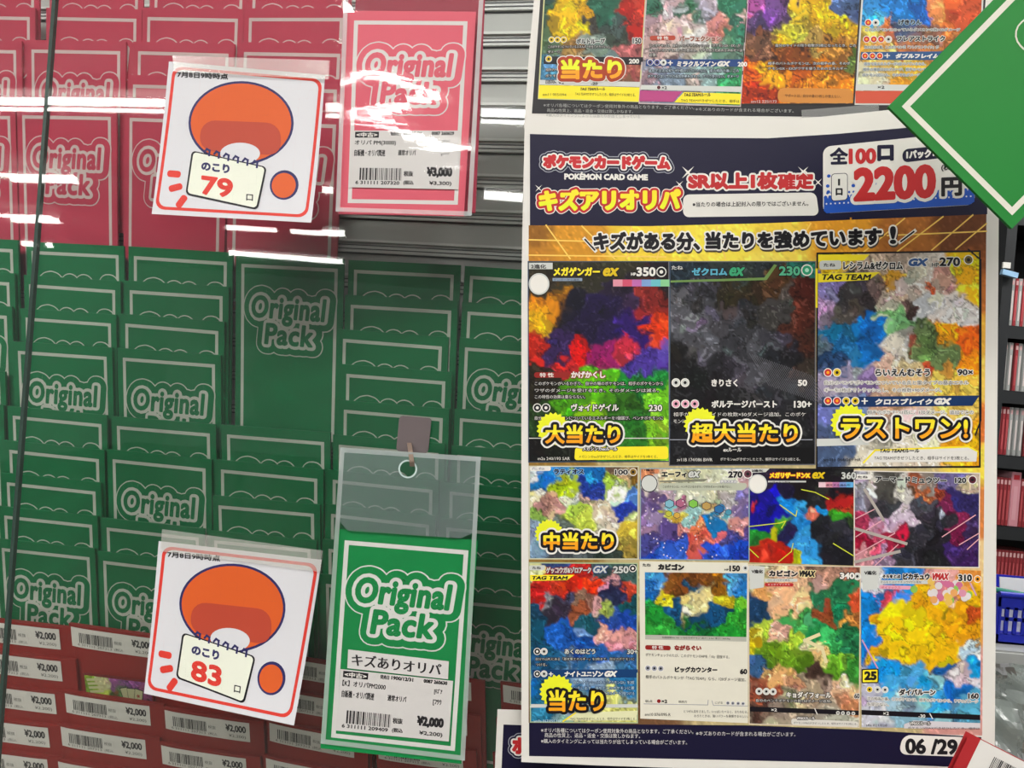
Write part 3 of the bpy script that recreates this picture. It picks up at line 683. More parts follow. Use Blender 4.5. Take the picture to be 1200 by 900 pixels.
ink.unit(4, 610, 130)
ink.text('ポケモンカードゲーム', 105, 202, 703, 270, RED, 2, w=6.0, slope=0.012, out=((19, GRY), (15, NAVY), (7, WHITE)))
ink.text('POKÉMON CARD GAME', 205, 286, 597, 322, WHITE, 4, w=2.2, slope=0.01)
ink.text('キズアリオリパ', 85, 368, 752, 470, YEL, 3, w=7.0, slope=-0.01, out=((15, WHITE), (11, RED2)), m2=LEMON)
ink.build('title_lettering', poster)
ink.rrect([(762, 392), (1385, 382), (1400, 490), (762, 498)], 28, PAPER, 2)
ink.text('※当たりの場合は上記封入の限りではございません。', 806, 426, 1350, 450, INK, 3, w=0.5, slope=-0.008)
ink.text('SR以上1枚', 785, 288, 1206, 370, RED2, 3, w=6, slope=-0.005, out=((8, WHITE),))
ink.unit(4, 900, 130)
ink.text('確定', 43, 292, 215, 372, RED2, 3, w=5, slope=-0.03, out=((8, WHITE),))
def sparkle(x, y, r): ink.star(x, y, r, r * 0.16, 4, WHITE, 6)
sparkle(165, 285, 34); sparkle(235, 335, 26)
ink.unit(4, 610, 130); sparkle(785, 288, 40); sparkle(745, 345, 24); sparkle(85, 362, 22)
ink.build('guarantee_panel', poster)
ink.unit(4, 900, 130)
ink.rrect([(258, 168), (960, 95), (970, 440), (258, 482)], 36, PAPER, 2)
ink.poly([(262, 410), (968, 372), (968, 425), (945, 440), (275, 480), (262, 468)], BLUE, 3)
rnd = random.Random(4)
for i in range(34):
    x = 270 + i * 20.5; y = 410 - (x - 262) * .053
    ink.ell(x, y - 2, 9, 11, BLUE, 3, n=10); ink.ell(x + 8, y - 24, 5.5, 6, BLUE, 3, n=8)
    ink.ell(x + 4, y + 26, 4, 4, PAPER, 4, n=8)
for x, y in ((285, 305), (280, 352), (283, 380), (400, 350), (500, 340), (570, 372)): ink.ell(x, y, 9, 8, BLUE, 3, n=10)
ink.text('全', 290, 172, 375, 252, NAVY, 4, w=4, slope=-.03)
ink.text('100', 378, 176, 508, 250, RED2, 4, w=5, slope=-.02); ink.text('口', 512, 160, 590, 236, NAVY, 4, w=6, slope=-.03)
ink.rrect([(630, 180), (860, 158), (860, 215), (630, 243)], 28, NAVY, 3); ink.text('1パック', 648, 186, 766, 226, WHITE, 4, w=2.5, slope=-.06)
ink.text('1枚入', 772, 176, 850, 215, WHITE, 4, w=2.5, slope=-.06)
ink.rrect([(296, 294), (374, 290), (374, 418), (296, 424)], 16, NAVY, 4); ink.rrect([(299, 297), (371, 293), (371, 415), (299, 421)], 14, PAPER, 5)
ink.text('1', 328, 318, 338, 350, INK, 6, w=0.3); ink.text('口', 317, 362, 350, 396, INK, 6, w=2.5)
ink.text('2200', 400, 266, 788, 428, RED2, 6, w=11, slope=-.05, out=((15, PAPER),))
ink.text('円', 812, 312, 910, 402, INK, 6, w=5, slope=-.04, out=((11, PAPER),)); ink.text('(税込)', 812, 248, 900, 284, INK, 5, w=1.2, slope=-.05)
ink.build('price_panel', poster)

def card(key, tr, q, seed, label, parent=poster, surf=PY, **k):
    qq = [(x / tr[0] + tr[1], y / tr[0] + tr[2]) for x, y in q]
    o = art(surf, qq, SEEDS[key], seed, 'card_picture', parent, 3, tr, **k)
    o['label'] = label
    ink.surf = surf; ink.unit(*tr)
    return o
def done(o, name='card_lettering'): ink.build(name, o)

tr = (3.46, 610, 290)
o = card('A', tr, [(30, 55), (608, 55), (606, 868), (32, 872)], 11, 'dark purple, red and green card picture of the upper row')
ink.rect(34, 62, 130, 88, SILV, 4); W(ink, '2進化', 42, 68, 104, 86, INK, 0)
W(ink, 'メガゲンガー', 133, 80, 322, 116, YEL, 4, w=2); W(ink, 'ex', 330, 82, 392, 117, GOLDX, 4, w=2.5, shear=.25)
W(ink, '350', 470, 80, 548, 117, WHITE, 4, BLK, w=2); W(ink, 'HP', 448, 102, 468, 114, WHITE, 2, w=.6); dots(ink, [(571, 99)], 21, BLK, core=WHITE)
ink.ell(75, 148, 42, 44, SILV, 4); ink.ell(75, 148, 36, 38, WHITE, 5)
rainbow(ink, 375, 130, 606, 158, ('d890a0', 'c8506a', 'b868a8', '7898c8', '68b8c0', '88c890'), 4); ink.rect(130, 124, 250, 136, mat('8a9ab0'), 4); body(ink, [('ゲンガーから進化', 134, 126, 240)], 9, INK)
ink.rrect([(55, 506), (198, 506), (198, 528), (55, 528)], 10, DRED, 4); W(ink, '特 性', 78, 508, 135, 526, WHITE, 0); W(ink, 'かげかくし', 205, 502, 344, 530, WHITE, 3, DRED, w=1.4)
body(ink, [('このポケモンがいるかぎり、自分の場のポケモンは、相手のポケモンから', 58, 544, 578), ('ワザのダメージを受けるとき、そのダメージは減る。', 58, 572, 560), ('この特性の効果は重ならない。', 58, 598, 262)], 15, WHITE, 3)
dots(ink, [(68, 650), (103, 650)], 18, BLK, core=WHITE); W(ink, 'ヴォイドゲイル', 205, 634, 398, 664, WHITE, 3, w=1.2); W(ink, '230', 520, 638, 574, 664, WHITE, 3, w=1)
body(ink, [('自分の場のポケモンについているエネルギーを1個選び、ベンチポケモンに', 58, 684, 578)], 15, WHITE, 3)
ink.rect(34, 772, 602, 775, WHITE, 4); ink.rrect([(222, 810), (598, 806), (600, 858), (218, 862)], 12, YEL, 4); W(ink, 'メガシンカexルール', 252, 808, 392, 824, WHITE, 3, w=.6); body(ink, [('メガシンカexがきぜつしたとき、相手はサイドを3枚とる。', 236, 842, 556)], 12, INK)
body(ink, [('m2a 240/193 SAR', 70, 850, 200)], 12)
frame(ink, [(31, 57), (606, 57), (604, 867), (33, 870)], 4, mat('3a4a60'), 4); done(o)
banner(ink, '大当たり', 100, 718, 405, 796, (132, 735, 68)); done(o, 'prize_banner')

tr = (3.46, 780, 290)
o = card('B', tr, [(12, 55), (610, 55), (608, 882), (14, 886)], 12, 'near black card picture in the middle of the upper row', grain=.25)
W(ink, 'たね', 24, 74, 70, 90, SILV, 0); W(ink, 'ゼクロム', 106, 82, 250, 114, mat('5aa8c0'), 3, w=2); W(ink, 'ex', 254, 80, 314, 116, mat('3aa070'), 3, w=2.5, shear=.25)
ink.poly([(20, 134), (400, 122), (440, 68), (452, 72), (410, 132), (20, 142)], mat('6a8a4a'), 4)
W(ink, '230', 460, 76, 546, 114, mat('58b088'), 3, w=2); dots(ink, [(573, 92)], 24, mat('2f9a70'), core=mat('b0e0c8'))
for i in range(26): ink.line([(340 + i * 10, 430 + i * 3.5), (420 + i * 10, 560 + i * 3.5)], 2.2, mat('5a5a60'), 4)
dots(ink, [(42, 548), (79, 548)], 18, SILV, core=BLK); W(ink, 'きりさく', 186, 534, 292, 564, WHITE, 0, w=1.4); W(ink, '50', 536, 536, 574, 562, WHITE, 0, w=1.6)
dots(ink, [(42, 634), (80, 634), (118, 634)], 18, PINK, core=BLK); W(ink, 'ボルテージバースト', 186, 620, 452, 650, WHITE, 0, w=1.4); W(ink, '130+', 520, 622, 592, 650, WHITE, 0, w=1.6)
body(ink, [('相手がとったサイドの枚数×50ダメージ追加。このポケ', 32, 668, 568), ('モンにも30ダメージ。', 32, 696, 200)], 17, WHITE)
ink.rect(16, 778, 596, 781, GRY, 4); ink.rrect([(198, 818), (598, 812), (598, 872), (198, 878)], 14, mat('0c0c0e'), 4); W(ink, 'exルール', 234, 812, 308, 828, WHITE, 0, w=.6)
body(ink, [('ポケモンexがきぜつしたとき、相手はサイドを2枚とる。', 222, 852, 546), ('sv11B 174/086 BWR', 46, 854, 190)], 13, WHITE)
frame(ink, [(13, 57), (608, 57), (606, 880), (15, 884)], 4, mat('6a6a70'), 4); done(o)
banner(ink, '超大当たり', 104, 712, 536, 792, (140, 715, 68)); done(o, 'prize_banner')

tr = (3.46, 950, 290)
o = card('C', tr, [(25, 22), (688, 12), (688, 893), (22, 897)], 13, 'bright card picture in orange, white and blue, last of the upper row')
ink.poly([(30, 30), (240, 28), (215, 52), (30, 58)], YEL, 4); ink.rrect([(35, 54), (125, 52), (125, 88), (35, 90)], 12, SILV, 5); W(ink, 'たね', 52, 64, 100, 78, INK, 0)
ink.poly([(30, 106), (280, 100), (235, 132), (30, 142)], YEL, 5); W(ink, 'TAG TEAM', 40, 108, 240, 132, INK, 0, w=1.6, shear=.3)
W(ink, 'レシラム&ゼクロム', 132, 56, 374, 90, INK, 3, WHITE, w=1.4); W(ink, 'GX', 392, 44, 468, 76, mat('3a5a90'), 4, WHITE, w=3, shear=.3); W(ink, '270', 522, 40, 606, 76, INK, 3, WHITE, w=2); W(ink, 'HP', 492, 62, 520, 78, INK, 2, WHITE); dots(ink, [(640, 50)], 20, mat('6a5a28'), core=BLK)
dots(ink, [(70, 507)], 18, RED, core=ORA); dots(ink, [(107, 507)], 18, GOLDX, core=BLK); W(ink, 'らいえんむそう', 262, 492, 484, 522, INK, 3, WHITE, w=1.4); W(ink, '90×', 596, 494, 658, 518, INK, 3, WHITE, w=1.4)
body(ink, [('自分のベンチポケモンについている炎と雷タイプの基本エネル', 56, 540, 640), ('ギーを3枚までトラッシュし、その枚数×90ダメージ。', 56, 570, 530)], 16, INK, 2.5, WHITE)
ink.poly([(45, 606), (685, 600), (655, 642), (45, 648)], DBLU, 4); dots(ink, [(70, 622), (107, 622)], 17, RED, core=ORA); dots(ink, [(144, 622), (181, 622)], 17, GOLDX, core=BLK)
W(ink, '+', 206, 610, 232, 636, WHITE, 0, w=1); W(ink, 'クロスブレイク', 260, 612, 492, 638, WHITE, 0, w=1.6, shear=.15); W(ink, 'GX', 496, 610, 564, 638, WHITE, 0, w=3, shear=.3)
body(ink, [('相手のポケモン1匹に、170ダメージ。追加でこの', 230, 660, 660)], 16, INK, 2.5, WHITE)
ink.poly([(25, 776), (215, 772), (240, 800), (25, 806)], SILV, 4); ink.poly([(238, 822), (640, 808), (676, 822), (672, 868), (215, 872)], PAPER, 4); ink.line([(215, 872), (262, 822), (640, 808), (676, 826)], 7, YEL, 5)
W(ink, 'TAG TEAMルール', 278, 816, 440, 832, INK, 0, w=.8, shear=.2); body(ink, [('TAG TEAMがきぜつしたとき、相手はサイドを3枚とる。', 258, 846, 642)], 15, INK); body(ink, [('sm11b 064/049 HR', 52, 854, 204)], 13, INK)
frame(ink, [(27, 24), (686, 15), (686, 889), (25, 893)], 7, BLK, 4); ink.line([(640, 8), (690, 50), (690, 700), (668, 760)], 6, BLK, 5); ink.line([(24, 90), (24, 240)], 9, YEL, 6); done(o)
banner(ink, 'ラストワン!', 122, 690, 638, 776, (155, 710, 76)); done(o, 'prize_banner')

tr = (5.625, 610, 540)
o = card('D', tr, [(60, 38), (775, 40), (772, 648), (60, 646)], 14, 'blue and green card picture at the start of the middle row')
W(ink, 'ラティオス', 220, 54, 418, 90, INK, 4, mat('8ab0d8'), w=2); W(ink, '100', 622, 58, 708, 92, INK, 4, WHITE, w=2); dots(ink, [(742, 74)], 26, mat('8a6a20'), core=BLK)
ink.rrect([(62, 36), (200, 36), (200, 66), (62, 68)], 12, WHITE, 4); W(ink, 'たね', 74, 42, 160, 60, GRY, 0)
frame(ink, [(58, 36), (776, 38), (774, 648), (58, 646)], 8, mat('c8c4a8'), 4); done(o)
banner(ink, '中当たり', 150, 470, 616, 588, (188, 480, 96), k=5.625); done(o, 'prize_banner')

tr = (7.5, 745, 545)
o = card('E', tr, [(45, 30), (1000, 30), (998, 842), (30, 828)], 15, 'lilac and blue card picture with jewel tones in the middle row')
W(ink, '1進化', 75, 34, 165, 54, INK, 0, w=1); W(ink, 'エーフィ', 225, 58, 450, 108, INK, 4, mat('e0dcc0'), w=4); W(ink, 'ex', 455, 54, 555, 110, SILV, 6, INK, w=4, shear=.25); W(ink, '270', 812, 54, 938, 112, INK, 5, WHITE, w=4); dots(ink, [(985, 78)], 42, mat('6a3a48'), core=INK)
ink.ell(118, 162, 74, 78, INK, 4); ink.ell(118, 162, 67, 70, SILV, 5)
ink.rrect([(205, 158), (985, 158), (960, 222), (205, 222)], 30, mat('b4b8a4'), 4); body(ink, [('このポケモンは、ベンチにいるかぎり、ワザのダメージを受けない。', 238, 178, 842)], 24, INK); ink.poly([(210, 138), (640, 120), (600, 146), (210, 150)], mat('7a7a6a'), 4); W(ink, 'テラスタル', 745, 134, 890, 156, WHITE, 5, GRY, w=1.5)
for x, y, c in ((296, 340, '7ab0c0'), (395, 335, 'a8607c'), (505, 340, '7ab84a'), (622, 360, 'b09050'), (732, 388, '2a6aa0'), (815, 415, '4a90a8'), (290, 428, 'b8b840'), (362, 442, 'c8a040')):
    r = 42 if y < 400 else 30; ink.ell(x, y, r, r * 1.15, mat('3a2a40'), 4, n=6, rot=math.pi / 2); ink.ell(x, y, r * .84, r * .98, mat(c), 5, n=6, rot=math.pi / 2)
rnd = random.Random(8)
for i in range(46): ink.ell(rnd.uniform(70, 980), rnd.uniform(250, 820), 7, 7, mat('d8c8d0'), 6, n=6)
frame(ink, [(42, 30), (998, 30), (996, 838), (40, 828)], 9, mat('88a0a8'), 4); done(o)

tr = (7.5, 870, 545)
o = card('F', tr, [(60, 28), (980, 32), (975, 884), (60, 855)], 16, 'black and blue card picture with red and green patches in the middle row', grain=.1, warp=5)
ink.poly([(60, 30), (238, 30), (205, 62), (60, 70)], SILV, 4); W(ink, '2進化', 82, 38, 182, 60, INK, 0, w=1.5); W(ink, 'メガリザードンX', 238, 64, 596, 116, YEL, 5, RED2, w=4); W(ink, 'ex', 606, 62, 716, 120, GOLDX, 5, BLK, w=4, shear=.25); W(ink, '360', 870, 62, 1000, 124, SILV, 5, BLK, w=3); ink.ell(135, 165, 82, 84, SILV, 5); ink.ell(135, 165, 72, 74, WHITE, 6)
ink.rect(225, 138, 560, 152, SILV, 4); rainbow(ink, 670, 150, 975, 196, ('e0c0c8', 'd890a0', 'b070a0', '7890c8', '60a8d8'), 4); body(ink, [('リザードンから', 240, 140, 420), ('進化する進化形', 735, 164, 950)], 22, INK)
for p in ([(60, 540), (330, 510), (380, 492), (345, 552)], [(330, 350), (470, 450), (480, 400)], [(60, 735), (140, 810)], [(320, 850), (430, 760), (445, 690)], [(800, 690), (980, 800)], [(520, 215), (640, 240), (760, 300)]): ink.line(p, 8, mat('c8d038'), 5)
done(o)

tr = (7.5, 995, 545)
o = card('G', tr, [(45, 50), (1148, 72), (1140, 900), (45, 888)], 17, 'grey and maroon card picture at the end of the middle row')
ink.rrect([(45, 80), (198, 82), (198, 128), (45, 126)], 20, WHITE, 4); W(ink, 'たね', 75, 94, 165, 116, INK, 0, w=1); W(ink, 'アーマードミュウツー', 232, 96, 858, 152, INK, 4, SILV, w=3, slope=.02); W(ink, '120', 930, 110, 1030, 158, INK, 5, SILV, w=3); dots(ink, [(1085, 130)], 40, mat('5a2030'), core=INK)
for p in ([(60, 470), (220, 390)], [(60, 630), (300, 480)], [(60, 790), (400, 600)], [(820, 630), (1110, 440)], [(970, 700), (1140, 600)], [(1040, 740), (1140, 650)], [(230, 880), (430, 700)]): ink.line(p, 9, mat('d8a0a8'), 5)
for p in ([(140, 220), (300, 480)], [(60, 560), (500, 690)], [(60, 850), (440, 760)]): ink.line(p, 26, mat('a8a098'), 6)
frame(ink, [(45, 50), (1148, 72), (1142, 900), (48, 888)], 9, mat('e0d8d0'), 4); done(o)

tr = (4.5, 610, 655)
o = card('H', tr, [(45, 18), (618, 22), (618, 866), (50, 862)], 18, 'teal and red card picture at the start of the lowest row')
ink.rrect([(45, 34), (128, 34), (128, 60), (45, 60)], 10, SILV, 4); W(ink, 'たね', 62, 40, 108, 54, INK, 0); ink.poly([(48, 84), (285, 84), (245, 112), (48, 116)], YEL, 4); W(ink, 'TAG TEAM', 56, 90, 245, 110, INK, 0, w=1.6, shear=.3)
W(ink, 'ゲッコウガ&ゾロアーク', 135, 42, 372, 76, SILV, 4, mat('7a2a30'), w=1.4); W(ink, 'GX', 378, 36, 452, 74, SILV, 4, mat('2a4a80'), w=2, shear=.3); W(ink, '250', 488, 38, 570, 76, SILV, 3, BLK, w=2); dots(ink, [(592, 50)], 20, BLK, core=WHITE)
dots(ink, [(88, 488)], 19, BLK, core=WHITE); dots(ink, [(124, 488)], 19, SILV, core=BLK); W(ink, 'あくのはどう', 232, 474, 394, 502, SILV, 3, w=1.2); W(ink, '30+', 562, 476, 618, 502, SILV, 3, w=1)
body(ink, [('自分の山札にある「基本悪エネルギー」を2枚まで、自分のポケモンに', 80, 520, 600), ('つける。', 80, 550, 140)], 15, SILV, 3)
ink.poly([(62, 584), (618, 582), (618, 626), (62, 628)], mat('123a6a'), 4); dots(ink, [(88, 606)], 18, BLK, core=WHITE); dots(ink, [(124, 606)], 18, SILV, core=BLK); W(ink, '+', 148, 596, 172, 618, WHITE, 0, w=1); W(ink, 'ナイトユニゾン', 230, 590, 434, 622, WHITE, 0, w=2, shear=.1); W(ink, 'GX', 438, 590, 502, 622, WHITE, 0, w=3, shear=.3)
body(ink, [('自分のトラッシュにある「ポケモンGX」を2枚', 280, 642, 600), ('ベンチに出す。追加でこのポケモンに悪', 260, 672, 600), ('エネルギーを2個つける', 440, 700, 600)], 18, mat('c0dce8'), 2, DBLU)
ink.rect(50, 766, 618, 784, SILV, 4); ink.poly([(230, 852), (300, 810), (618, 800), (612, 852)], mat('dcdcb0'), 4); ink.line([(225, 856), (290, 812)], 8, YEL, 5); body(ink, [('TAG TEAMがきぜつしたとき、相手はサイドを3枚とる。', 262, 836, 610)], 14, INK); body(ink, [('sm9a 067/055 HR', 70, 848, 215)], 14, mat('c0dce8'))
frame(ink, [(47, 20), (616, 24), (616, 864), (52, 860)], 6, mat('a8b890'), 4); done(o)
banner(ink, '当たり', 148, 690, 440, 806, (190, 700, 92), k=4.5, white=False); done(o, 'prize_banner')

tr = (4.5, 745, 655)
o = card('I', tr, [(48, 70), (588, 76), (584, 412), (50, 402)], 19, 'pale card picture with a green and blue scene, in the lowest row')
CREAM = mat('dcd8c8', 0.5)
ink.poly([(20, 12), (592, 20), (592, 866), (24, 842)], CREAM, 2)
W(ink, 'たね', 36, 24, 80, 40, INK, 0, w=.6); W(ink, 'カビゴン', 118, 24, 256, 58, INK, 0, w=3.0, slope=.02); W(ink, '150', 494, 34, 550, 66, INK, 0, w=2); dots(ink, [(578, 48)], 18, SILV, core=BLK); W(ink, 'HP', 468, 52, 490, 62, INK, 0)
ink.poly([(50, 400), (584, 412), (584, 436), (50, 424)], mat('b0b0a4'), 4); body(ink, [('全国図鑑No.143  いねむりポケモン  高さ：2.1m  重さ：460.0kg', 138, 408, 498)], 12, INK, slope=.02)
ink.rrect([(50, 454), (184, 458), (184, 482), (50, 478)], 10, DRED, 4); W(ink, '特 性', 86, 458, 146, 476, WHITE, 0); W(ink, 'ながらぐい', 204, 454, 346, 482, DRED, 0, w=2, slope=.01)
body(ink, [('ポケモンチェックのたび、このポケモンのHPを「10」回復する。', 52, 496, 494)], 17, INK, slope=.03)
dots(ink, [(64, 576), (98, 577), (132, 578)], 17, GRY, core=BLK); W(ink, 'ビッグカウンター', 206, 568, 430, 598, INK, 0, w=1.8, slope=.01); W(ink, '60', 550, 580, 588, 608, INK, 0, w=2)
body(ink, [('相手のバトルポケモンが「TAG TEAM」なら、120ダメージ追加。', 52, 612, 580)], 19, INK, slope=.03)
ink.line([(44, 764), (380, 770), (382, 745)], 3, GRY, 4); ink.line([(402, 748), (410, 772), (590, 776)], 3, GRY, 4); dots(ink, [(122, 750)], 13, DRED); W(ink, '×2', 136, 742, 166, 760, INK, 0, w=1); body(ink, [('弱点', 50, 744, 88), ('抵抗力', 226, 746, 270), ('にげる', 418, 752, 458)], 13, INK); dots(ink, [(486, 760), (512, 761), (540, 762), (566, 763)], 11, GRY, core=BLK)
body(ink, [('とつぜん目をさまして、いっぱいたべると、またねむる。', 254, 796, 592), ('おきたときは、強いパワーを発揮するらしい。', 308, 820, 592), ('sm10 076/095 R', 48, 812, 184)], 15, INK, slope=.01)
done(o)

tr = (4.5, 870, 655)
o = card('J', tr, [(32, 30), (622, 42), (616, 890), (35, 872)], 20, 'green and peach landscape card picture in the lowest row')
ink.poly([(34, 34), (118, 40), (112, 150), (40, 160)], SILV, 4); W(ink, 'V進化', 48, 56, 108, 76, INK, 0, w=1); W(ink, 'カビゴン', 140, 58, 292, 92, INK, 4, mat('e0d0c0'), w=2.5, slope=.02); W(ink, 'VMAX', 294, 60, 380, 94, INK, 4, mat('e8d8a0'), w=2.5, slope=.02, shear=.2); W(ink, '340', 514, 72, 592, 106, WHITE, 4, INK, w=2.5); dots(ink, [(606, 92)], 20, SILV, core=BLK)
ink.rect(118, 104, 290, 120, SILV, 4); body(ink, [('カビゴンVから進化', 132, 106, 250)], 10, INK); ink.rrect([(118, 126), (270, 128), (268, 146), (118, 144)], 8, RED2, 4); body(ink, [('キョダイマックス', 134, 130, 250)], 10, WHITE)
ink.line([(402, 400), (330, 430), (420, 470), (440, 540)], 18, mat('dcd0a0'), 5)
dots(ink, [(88, 698), (126, 699), (162, 700)], 19, SILV, core=BLK); W(ink, 'キョダイフォール', 232, 700, 468, 732, WHITE, 3, w=1.4, slope=.01); W(ink, '60', 590, 710, 618, 736, INK, 3, WHITE, w=1)
body(ink, [('自分のベンチポケモンの数×50ダメージ追加。', 72, 738, 470)], 16, WHITE, 3, slope=.01)
ink.poly([(40, 778), (616, 800), (616, 824), (40, 804)], BLK, 4); ink.line([(382, 790), (394, 818)], 5, WHITE, 5); dots(ink, [(504, 812), (530, 813), (558, 814), (585, 815)], 10, SILV, core=BLK); W(ink, '×2', 152, 788, 182, 804, WHITE, 0)
ink.rrect([(258, 842), (612, 858), (612, 888), (258, 874)], 12, mat('d8d4cc'), 4); W(ink, 'VMAXルール', 286, 832, 382, 848, WHITE, 3); body(ink, [('ポケモンVMAXがきぜつしたとき、相手はサイドを3枚とる。', 270, 858, 606)], 12, INK, slope=.02)
frame(ink, [(32, 30), (622, 42), (616, 888), (36, 870)], 5, mat('d8c8b0'), 4); done(o)

tr = (4.5, 995, 655)
o = card('K', tr, [(62, 38), (696, 62), (692, 894), (66, 888)], 21, 'sky blue card picture with a large yellow patch, last of the lowest row', grain=.1, warp=5)
ink.poly([(66, 42), (160, 46), (150, 160), (72, 165)], SILV, 4); W(ink, 'V進化', 80, 62, 145, 84, INK, 0, w=1); W(ink, 'そらをとぶ', 176, 82, 272, 102, INK, 3, WHITE, w=1.4); W(ink, 'ピカチュウ', 284, 76, 426, 110, INK, 3, WHITE, w=2.4); W(ink, 'VMAX', 432, 74, 522, 112, RED2, 4, WHITE, w=2.5, shear=.2); W(ink, '310', 576, 82, 648, 118, INK, 4, WHITE, w=2.5); dots(ink, [(678, 106)], 20, ORA, core=BLK)
ink.rect(160, 112, 430, 132, SILV, 4); body(ink, [('そらをとぶピカチュウVから進化', 166, 116, 382)], 12, INK); ink.rrect([(160, 138), (330, 142), (320, 162), (160, 158)], 8, PINK, 4); body(ink, [('ダイマックス', 170, 144, 270)], 13, RED2)
rnd = random.Random(3)
for i in range(40):
    x, y = rnd.gauss(530, 52), rnd.gauss(165, 42)
    if y < 118: continue
    ink.ell(x, y, 20, 20, mat(rnd.choice(('d890a8', 'e0a060', '8ab850', 'd8d0d0', 'c86a90', 'e0b858'))), 4 + (i % 3), n=12)
for p in ([(70, 430), (150, 575)], [(640, 130), (670, 190)]): ink.line(p, 8, mat('c89ac0'), 5)
ink.rrect([(66, 580), (156, 578), (156, 654), (66, 656)], 8, BLK, 5); ink.rrect([(72, 586), (150, 584), (150, 648), (72, 650)], 4, YEL, 6); W(ink, '25', 80, 592, 146, 640, INK, 0, L=7, w=4)
dots(ink, [(108, 688)], 18, GOLDX, core=BLK); dots(ink, [(150, 689), (190, 690)], 18, SILV, core=BLK); W(ink, 'ダイバルーン', 264, 686, 456, 720, INK, 4, WHITE, w=2); W(ink, '160', 628, 708, 684, 738, INK, 3, WHITE, w=2)
body(ink, [('次の相手の番、このポケモンは、相手のポケモンから、ワザのダメージ', 96, 726, 680), ('を受けない。', 96, 756, 210)], 18, INK, 2.5, WHITE, slope=.03)
ink.poly([(66, 796), (692, 822), (692, 850), (66, 822)], BLK, 4); ink.line([(426, 816), (440, 842)], 5, WHITE, 5); W(ink, '×2', 180, 806, 210, 824, WHITE, 0); W(ink, '-30', 366, 820, 402, 838, WHITE, 0)
ink.poly([(290, 872), (340, 852), (692, 866), (692, 894), (290, 894)], mat('d0ccd0'), 4); W(ink, 'VMAXルール', 320, 858, 430, 876, WHITE, 3); body(ink, [('s8a 021/028', 90, 870, 200), ('ポケモンVMAXがきぜつしたとき、相手は', 310, 884, 690)], 13, INK, slope=.01)
done(o)

# ---- the upper poster
PU = sheet_surf(0.4115, 0.004, 890, 290)
up = empty('poster', at(890, 130, 0.41)); tag(up, 'black card poster with four card pictures, cut off at the top, above the large poster', 'poster')
ink.surf = PU; ink.tr = (1, 0, 0)
X = np.linspace(0, 1, 30)
G = [(627 - 13 * v - 5 * (v < 0) * 0 + (1172 - 627 + 13 * v) * u, -40 + 200 * ((v + .25) / 1.25) if False else -40 + v * 190) for v in (0, .5, 1) for u in X]
G = np.array([(x + (2.5 if y < 0 else 0), y) for x, y in G]); n = 30
ink.mb.faces(PU(G[:, 0], G[:, 1], 0 * G[:, 0]), [(j * n + i, (j + 1) * n + i, (j + 1) * n + i + 1, j * n + i + 1) for j in range(2) for i in range(n - 1)], PAPER)
ink.build('paper_sheet', up)
DARK = mat('262528', 0.45)
for a, b in zip(np.linspace(0, 1, 40), np.linspace(0, 1, 40)[1:]):
    q = lambda u, y: (636 - 14 * (y + 40) / 190 + (1158 - 636) * u, y + (2 if y > 100 else 0) * 0)
    yb = lambda u: 133 + 6 * u - 0 * u
    ink.raw([q(a, -40), q(b, -40), (q(b, yb(b))[0], yb(b)), (q(a, yb(a))[0], yb(a))], DARK, 1)
ink.unit(4, 610, 0)
body(ink, [('※オリパ各種についてはクーポン使用対象外の商品となります。ご了承ください。', 108, 484, 815), ('※キズありのカードが含まれる場合がございます。', 820, 503, 1280), ('商品の性質上、返品・返金・交換は致しかねます。', 124, 508, 528), ('※購入のタイミングによっては当たりが出てしまっている', 120, 530, 560)], 17, mat('a8a8a4'), L=2, slope=.018)
ink.build('black_panel', up)
tr = (4, 610, 0)
o = card('P', tr, [(120, -100), (592, -100), (560, 478), (84, 462)], 31, 'card picture with a yellow patch and the red rimmed banner, first of the upper poster', up, PU)
dots(ink, [(145, 186), (173, 186), (202, 186)], 15, GOLDX, core=BLK); W(ink, 'ボルトループ', 262, 180, 396, 206, INK, 3, SILV, w=1); W(ink, '150', 526, 178, 566, 204, INK, 3, SILV, w=1)
body(ink, [('このポケモンについているエネルギーを全てトラッシュし', 130, 212, 420), ('ダメージ。', 128, 236, 190)], 14, WHITE, 2)
ink.poly([(112, 264), (575, 268), (572, 304), (108, 300)], BLK, 4); dots(ink, [(132, 276)], 16, GOLDX, core=BLK); W(ink, '200', 508, 276, 556, 298, WHITE, 0, w=1.2)
body(ink, [('相手のベンチ', 118, 320, 200), ('ポケモン全', 118, 348, 200), ('員にも、そ', 118, 376, 190)], 14, WHITE, 2)
ink.poly([(90, 374), (560, 384), (558, 408), (88, 396)], SILV, 5); W(ink, '×2', 180, 382, 204, 394, INK, 0, L=7); W(ink, '-20', 330, 386, 362, 398, INK, 0, L=7)
ink.poly([(88, 398), (558, 410), (554, 476), (84, 460)], YEL, 5); W(ink, 'TAG TEAMルール', 278, 410, 396, 424, INK, 0, L=7, shear=.2); body(ink, [('TAG TEAMがきぜつしたとき、相手はサイドを3枚とる。', 256, 432, 540)], 15, INK, L=7, slope=.02); body(ink, [('sm11 005/094', 104, 436, 214)], 12, INK, L=7, slope=.02)
frame(ink, [(116, -100), (592, -100), (556, 476), (84, 462)], 6, mat('c8c890'), 4); done(o)
ink.text('当たり', 188, 276, 476, 372, LEMON, 8, w=5, slope=0.0, out=((19, WHITE), (15, mat('a03a1c'))), m2=ORA); done(o, 'prize_banner')
o = card('Q', tr, [(600, -100), (1072, -100), (1032, 500), (556, 484)], 32, 'pale pink and green card picture, second of the upper poster', up, PU)
